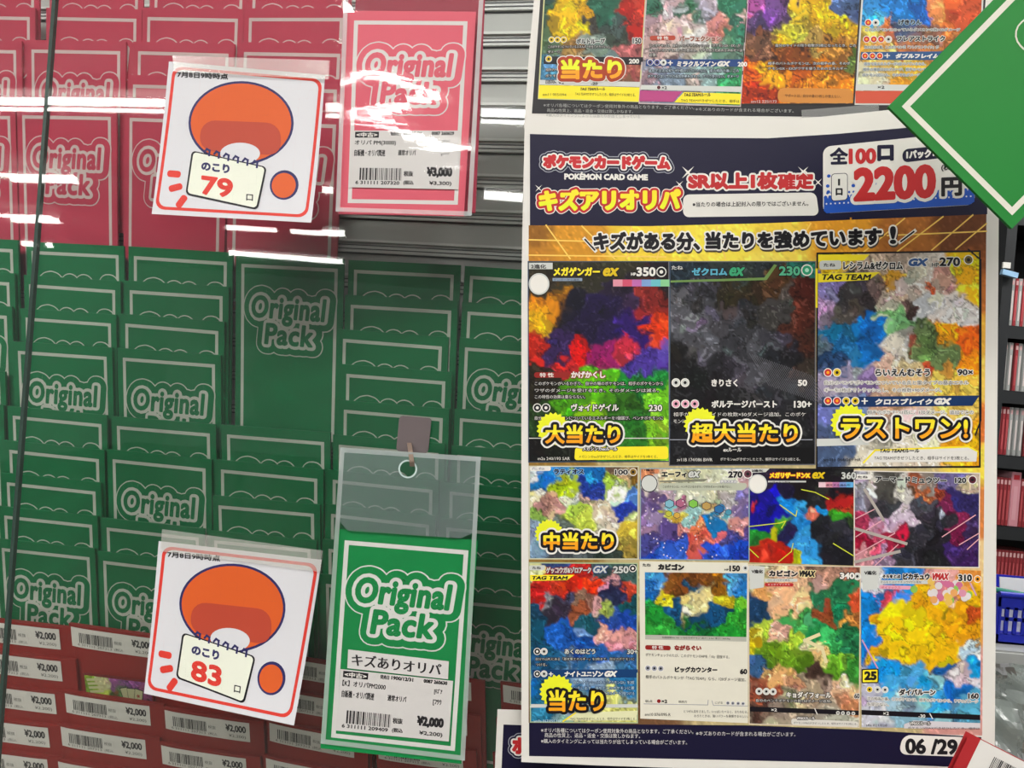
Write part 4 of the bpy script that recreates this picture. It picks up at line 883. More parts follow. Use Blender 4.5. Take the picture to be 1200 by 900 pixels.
ink.rrect([(606, 168), (726, 166), (726, 188), (606, 190)], 10, mat('a8402c'), 4); W(ink, '特 性', 640, 170, 694, 186, WHITE, 0); W(ink, 'パーフェクション', 744, 168, 940, 194, mat('8a4a3a'), 2, mat('d8c8c0'), w=1.4)
body(ink, [('このポケモンは、自分のベンチやトラッシュの「ポケモンGX・EX」が', 606, 206, 1030), ('持っているワザを、すべて使える。ワザを使うためのエネルギーは', 604, 228, 1040), ('必要。', 602, 250, 640)], 15, WHITE, 2)
ink.poly([(590, 278), (1040, 278), (1030, 312), (586, 310)], mat('1f3f78'), 4); dots(ink, [(608, 292), (640, 292)], 15, mat('4a4a88'), core=BLK); dots(ink, [(670, 293)], 15, SILV, core=BLK); W(ink, '+', 690, 284, 714, 306, WHITE, 0, w=1); W(ink, 'ミラクルツイン', 732, 286, 916, 312, WHITE, 0, w=1.6, shear=.15); W(ink, 'GX', 918, 286, 976, 312, WHITE, 0, w=2.5, shear=.3); W(ink, '200', 1018, 290, 1062, 312, WHITE, 0, w=1.2)
body(ink, [('追加でエネルギーが1個ついているなら、次の相手の番、この', 600, 324, 1024), ('ポケモンは、ワザの追加効果を含めて、すべて受けない。ダメージ', 596, 350, 1024)], 15, mat('c8dce8'), 2)
ink.poly([(566, 398), (1038, 406), (1034, 432), (562, 420)], SILV, 5); dots(ink, [(648, 410)], 11, mat('5a2a30'), L=6); W(ink, '×2', 662, 404, 686, 418, INK, 0, L=7)
ink.poly([(560, 424), (760, 428), (716, 478), (556, 474)], mat('b0447c'), 5); ink.poly([(766, 432), (1034, 440), (1030, 490), (720, 480)], YEL, 5); W(ink, 'TAG TEAMルール', 764, 436, 890, 452, INK, 0, L=7, shear=.2); body(ink, [('TAG TEAMがきぜつしたとき、相手は', 752, 462, 1026)], 15, INK, L=7, slope=.02)
frame(ink, [(596, -100), (1072, -100), (1030, 498), (556, 484)], 6, mat('c0b0b0'), 4); done(o)
tr = (4, 900, 0)
o = card('R', tr, [(-90, -100), (440, -100), (402, 488), (-128, 488)], 33, 'busy gold and orange card picture, third of the upper poster', up, PU, grain=.3)
body(ink, [('自分のサイドの残り枚数が2枚になったとき、この', 36, 206, 412), ('相手のバトルポケモンは、次の相手の番、そのポ', 0, 290, 384), ('ケモンGX・EXがワザを使うためのエネルギー', 0, 314, 370)], 14, WHITE, 2)
ink.rrect([(48, 412), (398, 416), (396, 486), (44, 480)], 26, mat('c8843c'), 4); body(ink, [('サポートは、自分の番に1枚しか使えない。', 80, 440, 342)], 15, INK, L=6, slope=.02); body(ink, [('sm12 225/173', -80, 470, 40)], 12, SILV, L=6)
frame(ink, [(-92, -100), (438, -100), (400, 486), (-128, 488)], 5, mat('3a3430'), 4); done(o)
o = card('S', tr, [(450, -100), (1010, -100), (985, 492), (410, 488)], 34, 'blue and orange card picture partly behind the green corner card', up, PU)
dots(ink, [(470, 106)], 17, RED, core=ORA); dots(ink, [(505, 106)], 17, SILV, core=BLK); W(ink, 'げきりん', 612, 92, 720, 116, INK, 3, mat('9ab0c0'), w=1.2)
body(ink, [('このポケモンにのっているダメカンの数×10ダメージ', 456, 132, 900), ('次の自分の番、このポケモンは「フレアストライク」が', 452, 214, 800)], 14, INK, 2, SILV)
dots(ink, [(462, 184), (496, 184), (530, 184)], 17, RED, core=ORA); dots(ink, [(565, 184)], 17, SILV, core=BLK); W(ink, 'フレアストライク', 604, 168, 830, 194, INK, 3, SILV, w=1.4)
ink.poly([(436, 244), (900, 240), (880, 282), (432, 280)], mat('2a5080'), 4); dots(ink, [(455, 262), (490, 262), (524, 262)], 16, RED, core=ORA); W(ink, '+', 546, 250, 572, 272, WHITE, 0, w=1); W(ink, 'ダブルフレイム', 596, 250, 800, 274, WHITE, 0, w=1.8, shear=.15)
body(ink, [('追加で炎エネルギーが3個ついているなら、', 450, 292, 740), ('相手の場合は200ダメージ、相手のベンチ', 446, 318, 740), ('ポケモン2匹にも、それぞれダメージ。', 442, 344, 720)], 14, mat('3a5a78'), 2, SILV)
ink.poly([(412, 394), (700, 398), (690, 426), (410, 424)], SILV, 5); W(ink, '×2', 514, 402, 546, 416, INK, 0, L=7); ink.poly([(410, 426), (690, 426), (680, 486), (410, 484)], mat('c8523c'), 5)
frame(ink, [(448, -100), (1010, -100), (985, 490), (410, 488)], 8, SILV, 4); done(o)
# tape at its lower edge
TAPE = clear_mat('tape', (0.85, 0.85, 0.85), 1.5, milky=0.35, milk=(0.55, 0.55, 0.54), rough=0.15)
ink.surf = lambda x, y, l: PU(x, y, l + 0.0012); ink.tr = (1, 0, 0); ink.new()
ink.poly([(939, 129), (1030, 122), (1030, 130), (940, 139)], TAPE, 1); ink.build('tape_strip', up)

# ---- the poster underneath, of which the lower corner shows
PL = sheet_surf(0.4165, 0.002, 850, 280)
lo = empty('poster', at(850, 905, 0.416)); tag(lo, 'navy poster with white border whose corner shows below and beside the large poster', 'poster')
ink.surf = PL
ink.poly([(583, 831), (1120, 850), (1112, 1010), (576, 990)], PAPER, 0); ink.build('paper_sheet', lo)
ink.poly([(590, 849), (1106, 868), (1100, 1000), (584, 985)], NAVY, 1); ink.text('ポケモンカードゲーム', 600, 862, 770, 884, RED, 2, w=1.5, slope=.035, out=((5, GRY), (4, NAVY), (2, WHITE)))
ink.text('SR以上1枚確定', 790, 893, 960, 914, RED2, 2, w=1.5, slope=.035, out=((2, WHITE),)); ink.build('header_panel', lo)
# ------------------------------------------------------------------ notices, hanging packs and the things in front
def quad_surf(q, Ys, curl=None):
    """unit square -> the sheet through four pixel corners (TL, TR, BR, BL) at depths Ys"""
    P = [at(p[0], p[1], y) for p, y in zip(q, Ys)]
    nrm = np.cross(P[1] - P[0], P[3] - P[0]); nrm /= np.linalg.norm(nrm)
    if nrm[1] > 0: nrm = -nrm
    def f(u, v, lift):
        u = np.asarray(u, float); v = np.asarray(v, float)
        a = ((1 - u) * (1 - v))[..., None] * P[0] + (u * (1 - v))[..., None] * P[1] + (u * v)[..., None] * P[2] + ((1 - u) * v)[..., None] * P[3]
        c = curl(u, v) if curl else 0 * u
        return a + (c + lift)[..., None] * nrm
    return f
def inv_quad(q):
    q = [np.array(p, float) for p in q]
    def g(x, y):
        x = np.asarray(x, float); y = np.asarray(y, float); u = np.full_like(x, .5); v = np.full_like(x, .5)
        for _ in range(12):
            L_ = q[0][0] + (q[3][0] - q[0][0]) * v; R_ = q[1][0] + (q[2][0] - q[1][0]) * v; u = (x - L_) / (R_ - L_)
            T_ = q[0][1] + (q[1][1] - q[0][1]) * u; B_ = q[3][1] + (q[2][1] - q[3][1]) * u; v = (y - T_) / (B_ - T_)
        return u, v
    return g
ORANGE = mat('cf5a26', 0.5); RUST = mat('b04430', 0.5); DNAVY = mat('2c2a5c', 0.5); NWHITE = mat('d2d2d6', 0.5); PADC = mat('e3e6d6', 0.5); SIGRED = mat('d03a30', 0.5)
DESIGN = [(120, 55), (905, 120), (848, 873), (47, 825)]
def notice(q, count, label, tape):
    root = empty('notice_card', at((q[2][0] + q[3][0]) / 2, q[2][1], 0.41)); tag(root, label, 'notice', 'red bordered notices taped to the glass')
    S = quad_surf(q, (0.4175, 0.4175, 0.4150, 0.4150), lambda u, v: 0.004 * np.clip(v - 0.1, 0, 1) ** 2 * (1 + 0.8 * u * v))
    ink = Ink(S, 0.06)
    ink.poly([(0, 0), (1, 0), (1, 1), (0, 1)], NWHITE, 0); ink.build('paper_card', root)
    inv = inv_quad(DESIGN)
    def D(x, y, l): u, v = inv(x, y); return S(u, v, l)
    ink.surf = lambda u, v, l: S(u, v, l)
    ink.rrect([(.028, .028), (.985, .028), (.972, .968), (.015, .968)], .06, SIGRED, 1); ink.rrect([(.048, .048), (.965, .048), (.954, .948), (.034, .948)], .05, NWHITE, 2); ink.build('red_border', root)
    ink.surf = D; ink.step = 40
    ink.text('7月8日9時時点', 162, 104, 418, 136, INK, 3, w=1.5, slope=.04); ink.build('date_text', root)
    # plain rounded colour shapes where the photo's notice carries its drawing
    ink.ell(484, 365, 264, 212, DNAVY, 3, n=48); ink.ell(484, 365, 252, 200, ORANGE, 4, n=48)
    ink.rrect([(285, 350), (680, 365), (690, 530), (275, 505)], 70, RUST, 5); ink.ell(482, 520, 100, 55, NWHITE, 6)
    ink.ell(706, 680, 72, 76, DNAVY, 3); ink.ell(704, 682, 60, 64, ORANGE, 4)
    ink.build('printed_shape', root)
    for a, b in (((136, 622), (170, 625)), ((146, 697), (180, 688)), ((185, 778), (206, 748))):
        d = np.array(b, float) - np.array(a, float); d = d / np.linalg.norm(d) * 17; m2 = np.array([-d[1], d[0]])
        ink.rrect([np.array(a) - d - m2, np.array(b) + d - m2, np.array(b) + d + m2, np.array(a) - d + m2], 14, SIGRED, 3)
    ink.build('accent_strokes', root)
    ink.rrect([(240, 505), (618, 588), (580, 808), (214, 728)], 22, BLK, 7); ink.rrect([(249, 513), (608, 592), (571, 798), (224, 721)], 18, PADC, 8)
    for i in range(6):
        x, y = 318 + i * 48, 508 + i * 12; ink.line([(x - 12, y + 2), (x - 2, y - 10), (x + 12, y - 2), (x + 10, y + 22)], 10, DNAVY, 9)
    ink.text('のこり', 290, 560, 432, 606, DNAVY, 9, w=3, slope=.12)
    ink.text(count, 292, 630, 452, 728, SIGRED, 9, w=5.5, slope=.13); ink.text('口', 520, 727, 554, 760, INK, 9, w=1, slope=.08)
    ink.build('count_pad', root)
    SX = quad_surf(tape, (0.4168, 0.4168, 0.4155, 0.4155)); ink.surf = SX; ink.step = 0
    P = [(0, 0), (1, 0), (1, 1), (0, 1)]
    ink.poly(P, TAPE2, 1)
    for i in range(8): ink.poly([(1, i / 8), (1.012, (i + .5) / 8), (1, (i + 1) / 8)], TAPE2, 1)
    ink.build('tape_strip', root)
TAPE2 = clear_mat('white_tape', (0.9, 0.9, 0.88), 1.4, milky=0.3, milk=(0.75, 0.74, 0.68), rough=0.2)
notice([(198, 72), (381, 88), (368, 264), (181, 252.5)], '79', 'red bordered notice reading 79, taped over the red packs', [(202, 65), (385, 71), (384, 93), (204, 84)])
notice([(186, 634), (377, 656), (348, 845), (172, 810)], '83', 'red bordered notice reading 83, taped over the green packs', [(190, 620), (377, 645), (374, 670), (188, 646)])

# hanging sample packs in clear sleeves
SL = clear_mat('soft_clear_sleeve', (0.97, 0.97, 0.97), 1.5, bump=0.18, bscale=1.0, stretch=(8, 8, 26), rough=0.03)
SLG = clear_mat('milky_clear_sleeve', (0.86, 0.93, 0.93), 1.5, milky=0.30, milk=(0.36, 0.43, 0.43), bump=0.35, bscale=1.0, stretch=(30, 30, 40), rough=0.06)
def sleeve(root, q, Y, m, z=0.0012, hole=None, top=0.0, rim=True, lean=0.0):
    S = quad_surf(q, (Y + lean, Y + lean, Y - lean, Y - lean), lambda u, v: 0.0005 * np.sin(3 * u + 5 * v))
    b = MB(); n = 12
    for lift in (z, -z):
        G = [(i / n, j / n) for j in range(n + 1) for i in range(n + 1)]
        u = np.array([g[0] for g in G]); v = np.array([g[1] for g in G])
        fs = [(j * (n + 1) + i, j * (n + 1) + i + 1, (j + 1) * (n + 1) + i + 1, (j + 1) * (n + 1) + i) for j in range(n) for i in range(n)]
        b.faces(S(u, v, 0 * u + lift), fs, m)
    b.build('clear_sleeve', root)
    if rim:
        ink = Ink(S); w = .016
        R = clear_mat('sleeve_weld', (0.9, 0.95, 0.95), 1.5, milky=0.4, milk=(0.7, 0.75, 0.74), rough=0.2)
        for a in ([(0, 0), (1, 0), (1, w), (0, w)], [(0, 1 - w), (1, 1 - w), (1, 1), (0, 1)], [(0, 0), (2 * w, 0), (2 * w, 1), (0, 1)], [(1 - 2 * w, 0), (1, 0), (1, 1), (1 - 2 * w, 1)]):
            ink.surf = lambda u, v, l: S(u, v, l + z + .0002); ink.poly(a, R, 0)
        ink.build('sleeve_weld', root)
    return S
def hung_front(root, fq, Y, main, line):
    """card front through its printed frame's four pixel corners"""
    S0 = quad_surf(fq, (Y,) * 4)
    S = lambda x, y, l: S0(np.asarray(x, float) / 100, np.asarray(y, float) / 164, l)
    ink = Ink(S); ink.poly([(-8, -8.7), (107, -8.7), (106, 174), (-8, 174)], main, 0)
    P = np.array([(-8, -8.7), (107, -8.7), (106, 174), (-8, 174)], float); ink.mb.poly(S(P[:, 0], P[:, 1], np.full(4, -0.0008)), main)
    for a, b, c, d in ((0, 0, 100, 3.6), (0, 160.4, 100, 164), (0, 3.6, 3.6, 160.4), (96.4, 3.6, 100, 160.4)): ink.rect(a, b, c, d, line, 1)
    pack_logo(ink, main, line, 2, 1.2)
    return ink.build('card_front', root), S
def sticker(root, q, Y, code, stamp, name, kind, price, taxed, n1, n2):
    S0 = quad_surf(q, (Y,) * 4); ink = Ink(lambda x, y, l: S0(np.asarray(x, float) / 450, np.asarray(y, float) / 240, l))
    ST = mat('d6d3d0', 0.5)
    ink.rect(0, 0, 450, 240, ST, 0)
    ink.rect(12, 5, 112, 30, BLK, 1); ink.text('<中古>', 18, 8, 106, 28, WHITE, 2, w=1)
    T = lambda t, a, b, c, d, w=.6: ink.text(t, a, b, c, d, INK, 1, w=w)
    T('発売日', 160, 5, 196, 22); T('1900/12/31', 204, 5, 292, 20, 1); T(stamp, 333, 4, 428, 19, 1)
    T(name, 12, 40, 185, 64); T(kind, 378, 37, 410, 60); T('自販機・オリパ関連', 12, 80, 142, 108); T('通常オリパ', 195, 80, 270, 104); T('[ﾌﾂｳ', 376, 78, 410, 104)
    ink.bars(38, 157, 213, 208, INK, 1, 11); T(code, 22, 211, 206, 226, .8)
    T('税抜', 222, 168, 262, 190, .8); T(price, 318, 150, 425, 194, 3); T('(税込', 222, 207, 265, 227, .8); T(taxed, 330, 208, 423, 228, .8)
    ink.build('price_sticker', root)
ROSE_H = mat('d65b6c', 0.45); GREEN_H = mat('148244', 0.45); LINE_H = mat('d8d6d2', 0.5)
YR = 0.408
root = empty('hanging_card_pack', at(478, 254, YR)); tag(root, 'red sample pack in clear sleeve priced 3,000 yen, beside metal slats', 'card pack')
hung_front(root, [(415, 24), (548, 25), (536.5, 240), (407.5, 238)], YR, ROSE_H, LINE_H)
sticker(root, [(413, 153), (538.5, 153), (536.5, 222), (410, 219.5)], YR - .0007, '6 311111 207320', '0087 260629', 'オリパ PM(3000)', '[ｵﾘﾊﾟ', '¥3,000', '¥3,300)', 0, 0)
sleeve(root, [(406, -60), (570, -60), (553, 254), (394, 248.5)], YR - .0006, SL, .0016, lean=.0003)
root = empty('hanging_card_pack', at(486, 254, YR + .006)); tag(root, 'red pack hanging behind the red sample pack, only its edge showing', 'card pack')
S_ = quad_surf([(420, -60), (571, -60), (557, 249), (404, 245)], (YR + .0065,) * 4); ink = Ink(S_)
ink.poly([(0, 0), (1, 0), (1, 1), (0, 1)], mat('9c3044', 0.4), 0); ink.surf = lambda u, v, l: S_(u, v, l - .002); ink.poly([(0, 0), (1, 0), (1, 1), (0, 1)], mat('9c3044', 0.4), 0)
ink.build('card_front', root)
YG = 0.406
root = empty('hanging_card_pack', at(460, 885, YG)); tag(root, 'green sample pack in long clear sleeve priced 2,000 yen, on a hook', 'card pack')
hung_front(root, [(404, 633), (549, 645), (533, 880), (388, 864)], YG, GREEN_H, LINE_H)
sticker(root, [(399, 784), (531, 798), (526, 869), (393.5, 856)], YG - .0007, '6 311111 209409', '0087 260630', '【K】オリパPM2000', '[ｷｽﾞｱ', '¥2,000', '¥2,200)', 0, 0)
S_ = quad_surf([(408, 761), (526, 775), (525, 796), (407, 783)], (YG - .0009,) * 4); ink = Ink(S_)
ink.rect(0, 0, 1, 1, mat('d9d7d4'), 0); ink.text('キズありオリパ', .04, .18, .93, .82, INK, 1, w=.004); ink.build('name_sticker', root)
sleeve(root, [(399.7, 524), (563.5, 535), (545, 889), (376.5, 870)], YG - .0003, SLG if False else SL, .0016)
# empty milky upper part of that sleeve, with its punched ring
S_ = quad_surf([(400.5, 525), (562.5, 536), (557, 632), (395, 621)], (YG - .0020,) * 4)
cu, cv = .485, .20
b = MB(); n = 40
for i in range(n):
    a0, a1 = 2 * math.pi * i / n, 2 * math.pi * (i + 1) / n
    def sq(a):
        c, s = math.cos(a), math.sin(a); t = min([((1 - cu) if c > 0 else cu) / abs(c) if abs(c) > 1e-6 else 9, ((1 - cv) if s > 0 else cv) / abs(s) if abs(s) > 1e-6 else 9]); return cu + c * t, cv + s * t
    def ci(a, r): return cu + math.cos(a) * r, cv + math.sin(a) * r * 1.65
    q = np.array([ci(a0, .056), ci(a1, .056), sq(a1), sq(a0)])
    b.poly(S_(q[:, 0], q[:, 1], np.zeros(4)), SLG)
    q = np.array([ci(a0, .056), ci(a1, .056), ci(a1, .068), ci(a0, .068)])
    b.poly(S_(q[:, 0], q[:, 1], np.full(4, .0004)), mat('b8cac6', 0.3))
b.build('milky_flap', root)
hk = empty('adhesive_hook', at(487, 545, YG + .002)); tag(hk, 'small grey metal hook plate stuck on the glass above the green sample pack', 'hook')
METAL = mat('6f6566', 0.42, 0.35); METAL2 = mat('8d7b6e', 0.4, 0.3)
S_ = quad_surf([(469, 487), (506, 490), (502, 531), (465, 528)], (0.4180,) * 4); ink = Ink(S_)
ink.rrect([(0, 0), (1, 0), (1, 1), (0, 1)], .1, METAL, 0); ink.rrect([(.0, 0.0), (1, 0), (1, 1), (0, 1)], .1, METAL, 40); ink.build('plate', hk)
b = MB(); pts = [(479.5, 519, .4158), (480, 522, .4135), (481.5, 533, .404), (482.5, 541, .4015), (483, 546, .4035)]
pv = [at(*p) for p in pts]; wv = at(484, 520, .41) - at(478.5, 520, .41)
for p, q_ in zip(pv, pv[1:]):
    d = q_ - p; t = np.cross(d, wv); t = t / np.linalg.norm(t) * .0008; b.box(p - wv / 2 - t / 2, wv, t, d, METAL2)
b.build('prong', hk)

# green card across the upper corner, held nearer to the lens
YC = 0.31
root = empty('card_pack', at(1160, 262, YC)); tag(root, 'plain green card tilted on its corner, overlapping both posters near the price panel', 'card pack')
A, B_, D_ = np.array([1041, 125.]), np.array([1186., 268.]), np.array([1041 + 143., 125 - 145.])
A3, B3, D3 = (at(p[0], p[1], YC) for p in (A, B_, D_))
GL = mat('1e7a30', 0.5); LN = mat('d6d3c6', 0.5)
ex = (B3 - A3); ey = (D3 - A3); nz = np.cross(ex, ey); nz /= np.linalg.norm(nz); nz = nz if nz[1] < 0 else -nz
wlen = np.linalg.norm(ex); ex /= wlen; ey = ey - np.dot(ey, ex) * ex; ey /= np.linalg.norm(ey)
S_ = lambda x, y, l: A3 + np.asarray(x, float)[..., None] * ex * wlen + np.asarray(y, float)[..., None] * ey * wlen + np.asarray(l, float)[..., None] * nz
b = MB(); H_ = 1.62
b.box(A3 - nz * .0015, ex * wlen, ey * wlen * H_, nz * .0015, GL); b.build('card_body', root)
ink = Ink(S_); i0, w_ = .054, .034
for q in ([(i0, i0), (1 - i0, i0), (1 - i0, i0 + w_), (i0, i0 + w_)], [(i0, H_ - i0 - w_), (1 - i0, H_ - i0 - w_), (1 - i0, H_ - i0), (i0, H_ - i0)], [(i0, i0 + w_), (i0 + w_, i0 + w_), (i0 + w_, H_ - i0 - w_), (i0, H_ - i0 - w_)], [(1 - i0 - w_, i0 + w_), (1 - i0, i0 + w_), (1 - i0, H_ - i0 - w_), (1 - i0 - w_, H_ - i0 - w_)]): ink.poly(q, LN, 1)
ink.build('printed_frame', root)
ink.surf = lambda x, y, l: S_((np.asarray(x, float) + 6) / 112, (172 - np.asarray(y, float)) / 112, l)
pack_logo(ink, GL, LN, 2); ink.build('emblem', root)

# red and white priced pack across the lower corner
YT = 0.365
root = empty('priced_card_pack', at(1170, 900, YT)); tag(root, 'red pack with white barcode label, tilted across large poster corner', 'card pack')
S_ = quad_surf([(1136, 860), (1248, 917), (1200, 1010), (1090, 955)], (YT,) * 4); ink = Ink(S_)
ink.rect(0, 0, 1, 1, mat('a82c30', .4), 0); ink.surf = lambda u, v, l: S_(u, v, l - .003); ink.rect(0, 0, 1, 1, mat('a82c30', .4), 0); ink.surf = S_; ink.build('pack_body', root)
ink.rect(.115, .0, .98, .55, mat('dcd9d4'), 2); ink.bars(.30, .10, .60, .40, INK, 3, 5); ink.text('税抜', .64, .16, .72, .24, INK, 3); ink.text('¥2,000', .75, .12, .95, .3, INK, 3, w=.006); ink.text('6 311111 207313', .28, .42, .6, .48, INK, 3); ink.build('price_label', root)

# ------------------------------------------------------------------ the far side of the shop, in the gap beside the poster
YS = 2.8
BLACK = mat('1d1e20', 0.45); BLACK2 = mat('2c2e30', 0.45)
inner = at(1181, 350, YS)[0]
zrow = [at(1185, y, YS)[2] for y in (382, 458, 534, 617, 702, 790, 880)]
ztop = at(1185, 283, YS)[2]; SHW = 0.55
bc = empty('bookcase', (inner + SHW / 2, YS + .14, 0)); tag(bc, 'tall black shelf unit holding red game cases, far behind the large poster', 'shelf')
b = MB(); b.box((inner - .035, YS - .02, 0), (.035, 0, 0), (0, .3, 0), (0, 0, ztop + .35), BLACK2); b.build('side_panel', bc)
b = MB(); b.box((inner + SHW, YS - .02, 0), (.035, 0, 0), (0, .3, 0), (0, 0, ztop + .35), BLACK2); b.build('side_panel', bc)
b = MB(); b.box((inner, YS + .26, 0), (SHW, 0, 0), (0, .02, 0), (0, 0, ztop + .35), BLACK); b.build('back_panel', bc)
for z in zrow + [ztop + .1, ztop + .33, .06]:
    b = MB(); b.box((inner, YS - .012, z - .035), (SHW, 0, 0), (0, .272, 0), (0, 0, .035), BLACK)
    b.box((inner, YS - .018, z - .045), (SHW, 0, 0), (0, .006, 0), (0, 0, .042), BLACK2); b.build('shelf_board', bc)
CASE = {}
def case_mesh(kind):
    if kind in CASE: return CASE[kind]
    w, h, d = (.0125, .168, .105) if kind != 'pink' else (.034, .19, .11)
    col = {'red': '8f343a', 'clear': '9a9c9a', 'pink': 'c98a94', 'dark': '6a3238'}[kind]
    b = MB(); m = mat(col, .3); e = .0012
    b.box((e, 0, e), (w - 2 * e, 0, 0), (0, d, 0), (0, 0, h - 2 * e), m)
    b.box((0, .003, 0), (w, 0, 0), (0, d, 0), (0, 0, h), mat({'red': '7c4042', 'clear': 'b4b6b4', 'pink': 'd4a0a8', 'dark': '54282c'}[kind], .25))
    body_ = b.mesh('case_shell')
    b = MB(); b.box((w * .2, -.0004, h * .86), (w * .6, 0, 0), (0, .0004, 0), (0, 0, h * .09), mat('c9a2a2' if kind != 'pink' else 'b8343c'))
    b.box((w * .3, -.0004, h * .12), (w * .4, 0, 0), (0, .0004, 0), (0, 0, h * .62), mat('cfc3c0' if kind == 'clear' else ('b05054' if kind != 'pink' else 'd09aa2')))
    CASE[kind] = (body_, b.mesh('spine_print'), w)
    return CASE[kind]
rowname = ['top shelf', 'second shelf down', 'third shelf down', 'fourth shelf down', 'fifth shelf down']
rows = [['clear', 'red', 'clear', 'red', 'clear'] + ['clear', 'red'] * 5, ['clear', 'clear', 'red', 'clear', 'clear', 'red'] * 3, ['red', 'red', 'red', 'clear', 'clear', 'clear'] * 3, ['red', 'red', 'red', 'red', 'red', 'pink', 'red', 'red', 'dark', 'red', 'red'], ['dark', 'clear', 'red', 'red', 'red', 'red', 'red', 'red', 'red', 'red', 'red', 'red']]
for r, kinds in enumerate(rows):
    x = inner + (.006 if r else .012)
    for k, kind in enumerate(kinds):
        b0, b1, w = case_mesh(kind)
        o = empty('game_case', (x, YS + .004 + (.02 if kind == 'dark' else 0), zrow[r] + .0002))
        c1 = bpy.data.objects.new('case_shell', b0); c2 = bpy.data.objects.new('spine_print', b1)
        for c in (c1, c2): C.objects.link(c); c.parent = o
        colr = {'red': 'red spine', 'clear': 'clear grey spine', 'pink': 'wide pink spine', 'dark': 'dark red spine'}[kind]
        tag(o, 'game case, %s, %s from side panel, %s' % (colr, 'first second third fourth fifth sixth seventh eighth ninth tenth eleventh twelfth thirteenth fourteenth fifteenth sixteenth seventeenth eighteenth'.split()[k], rowname[r]), 'game case', 'red game cases on the far shelf')
        x += w + .0006
        if kind == 'clear' and r in (1, 2): x += .006
t = MB(); p = at(1176, 307, YS - .03); t.box(p, (.026, 0, 0), (0, .008, 0), (0, 0, -.02), mat('d8d6d0')); tag(t.build('shelf_label'), 'small white label on the side panel of the far shelf', 'label')
t = MB(); p = at(1176, 315, YS - .02); p = at(1176, 315, YS - .05); q_ = at(1194, 320, YS - .05); r_ = at(1174.5, 321, YS - .05); t.box(r_, q_ - p, (0, .015, 0), p - r_, mat('8fb4d4')); tag(t.build('shelf_tag'), 'pale blue tag lying on top of the highest game cases', 'label')

# counter with a basket and bags of clear plastic
YK = 1.7
cz = at(1185, 763, YK)[2]; cx = at(1150, 763, YK)[0]
ct = empty('counter', (cx + .3, YK + .2, 0)); tag(ct, 'grey display counter under the blue basket beside the large poster', 'counter')
b = MB(); b.box((cx, YK, cz - .03), (.62, 0, 0), (0, .42, 0), (0, 0, .03), mat('a4a6a4', .4)); b.build('counter_top', ct)
b = MB(); b.box((cx, YK - .006, cz - .036), (.62, 0, 0), (0, .008, 0), (0, 0, .032), mat('b6b8b6', .35)); b.build('front_rail', ct)
b = MB(); b.box((cx + .01, YK + .02, 0), (.60, 0, 0), (0, .38, 0), (0, 0, cz - .03), mat('3a3a3c', .5)); b.build('cabinet_body', ct)
bk = empty('shopping_basket', (cx + .25, YK + .15, cz)); tag(bk, 'blue plastic basket with slotted sides on the grey counter', 'basket')
BL = mat('2a34b0', .35); x0 = at(1168, 745, YK + .05)[0]; wB, hB, dB = .34, .105, .24; yB = YK + .05
b = MB(); n = 18
def wall(o, a, d):
    a = np.array(a, float); L_ = np.linalg.norm(a); nn = int(L_ / .018); u = a / nn; th = np.array(d, float) * .004
    o = np.array(o, float); b.box(o, a, th, (0, 0, .022), BL); b.box(o + UP * (hB - .03), a, th, (0, 0, .03), BL); b.box(o + UP * .05, a, th, (0, 0, .008), BL)
    for i in range(nn + 1): b.box(o + u * i - u * .22 + UP * .02, u * .44, th, (0, 0, hB - .045), BL)
wall((x0, yB, cz + .001), (wB, 0, 0), (0, 1, 0)); wall((x0, yB + dB, cz + .001), (wB, 0, 0), (0, 1, 0)); wall((x0, yB, cz + .001), (0, dB, 0), (1, 0, 0)); wall((x0 + wB, yB, cz + .001), (0, dB, 0), (1, 0, 0))
b.box((x0, yB, cz + .001), (wB, 0, 0), (0, dB, 0), (0, 0, .004), BL); b.build('slotted_tub', bk)
b = MB(); GR = mat('1f7a68', .4)
b.tube((x0 - .004, yB - .004, cz + hB + .004), (x0 + wB, yB - .004, cz + hB + .004), .006, BL); b.build('rim', bk)
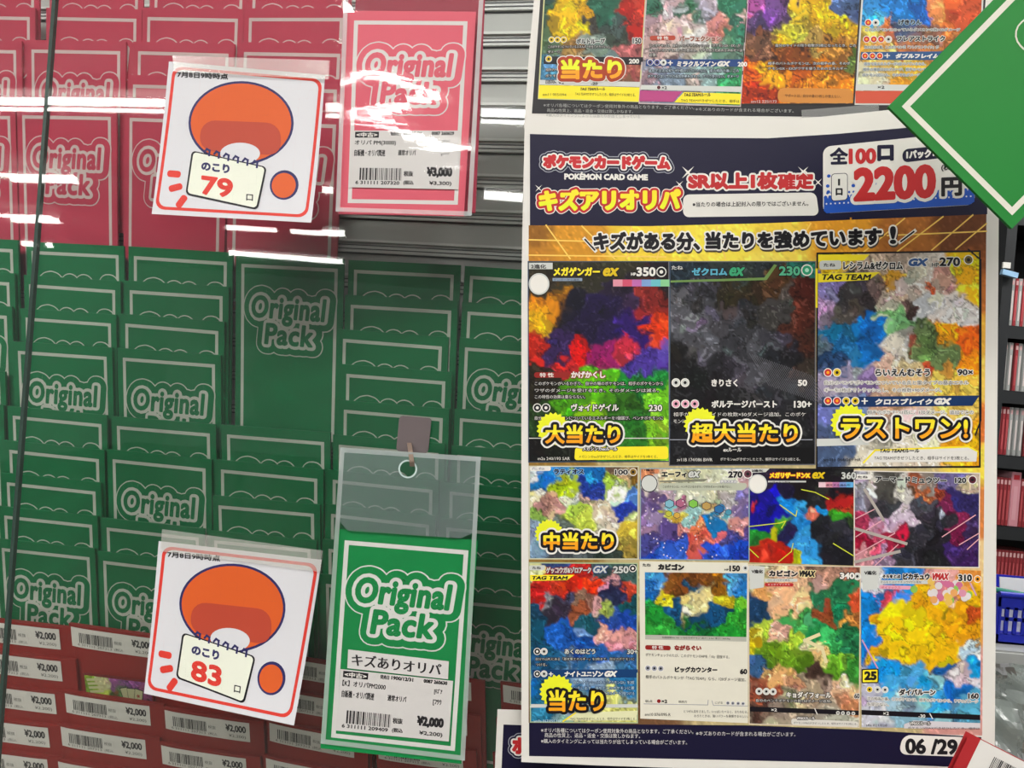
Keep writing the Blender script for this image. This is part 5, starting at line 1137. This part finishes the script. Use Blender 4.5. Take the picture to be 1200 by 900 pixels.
b = MB(); b.tube((x0, yB + .02, cz + hB + .008), (x0 + .09, yB - .004, cz + hB + .002), .006, GR); b.tube((x0 + .09, yB - .004, cz + hB + .002), (x0 + wB, yB - .004, cz + hB + .02), .006, GR); b.build('handle', bk)
b = MB(); p = np.array((x0 + .03, yB + .035, cz + .02)); b.box(p, (.2, 0.01, 0), (0, .002, 0), (.0, .02, .115), mat('e2e4e6')); tag(b.build('paper_sheet'), 'white sheet of paper standing in the blue basket', 'paper')
BAG = clear_mat('bag_film', (0.84, 0.88, 0.86), 1.5, milky=0.42, milk=(0.42, 0.47, 0.45), rough=0.12, bump=1.0, bscale=1.0, stretch=(25, 25, 14))
def bag(q, Y, label, seed):
    S_ = quad_surf(q, (Y,) * 4, lambda u, v: .03 * np.sin(np.pi * u) * np.sin(np.pi * v) + .006 * np.sin(14 * u + 5 * v + seed) + .004 * np.sin(23 * v - 9 * u))
    root = empty('plastic_bag', at(q[3][0], q[3][1], Y)); tag(root, label, 'bag', 'clear plastic bags hanging under the counter')
    n = 24; G = np.array([(i / n, j / n) for j in range(n + 1) for i in range(n + 1)]); fs = [(j * (n + 1) + i, j * (n + 1) + i + 1, (j + 1) * (n + 1) + i + 1, (j + 1) * (n + 1) + i) for j in range(n) for i in range(n)]
    b = MB(); b.faces(S_(G[:, 0], G[:, 1], np.zeros(len(G))), fs, BAG); b.faces(S_(G[:, 0], G[:, 1], np.zeros(len(G))) * 0 + S_(G[:, 0], G[:, 1], -.05 * np.sin(np.pi * G[:, 0]) * np.sin(np.pi * G[:, 1])), fs, BAG)
    b.build('film', root)
    ink = Ink(lambda u, v, l: S_(u, v, l - .03)); DG = mat('4a5a54', .4)
    for i in range(4): ink.poly([(.02 + .05 * i, .38 + .03 * i), (.5, .62 + .03 * i), (.5, .635 + .03 * i), (.02 + .05 * i, .395 + .03 * i)], DG, i)
    ink.build('contents', root)
bag([(1155, 776), (1300, 790), (1290, 880), (1150, 872)], 1.55, 'crumpled clear plastic bag hanging just under the grey counter', 1.0)
bag([(1150, 818), (1290, 836), (1285, 990), (1145, 980)], 1.45, 'second clear plastic bag below, beside the lower corner of the poster', 3.0)
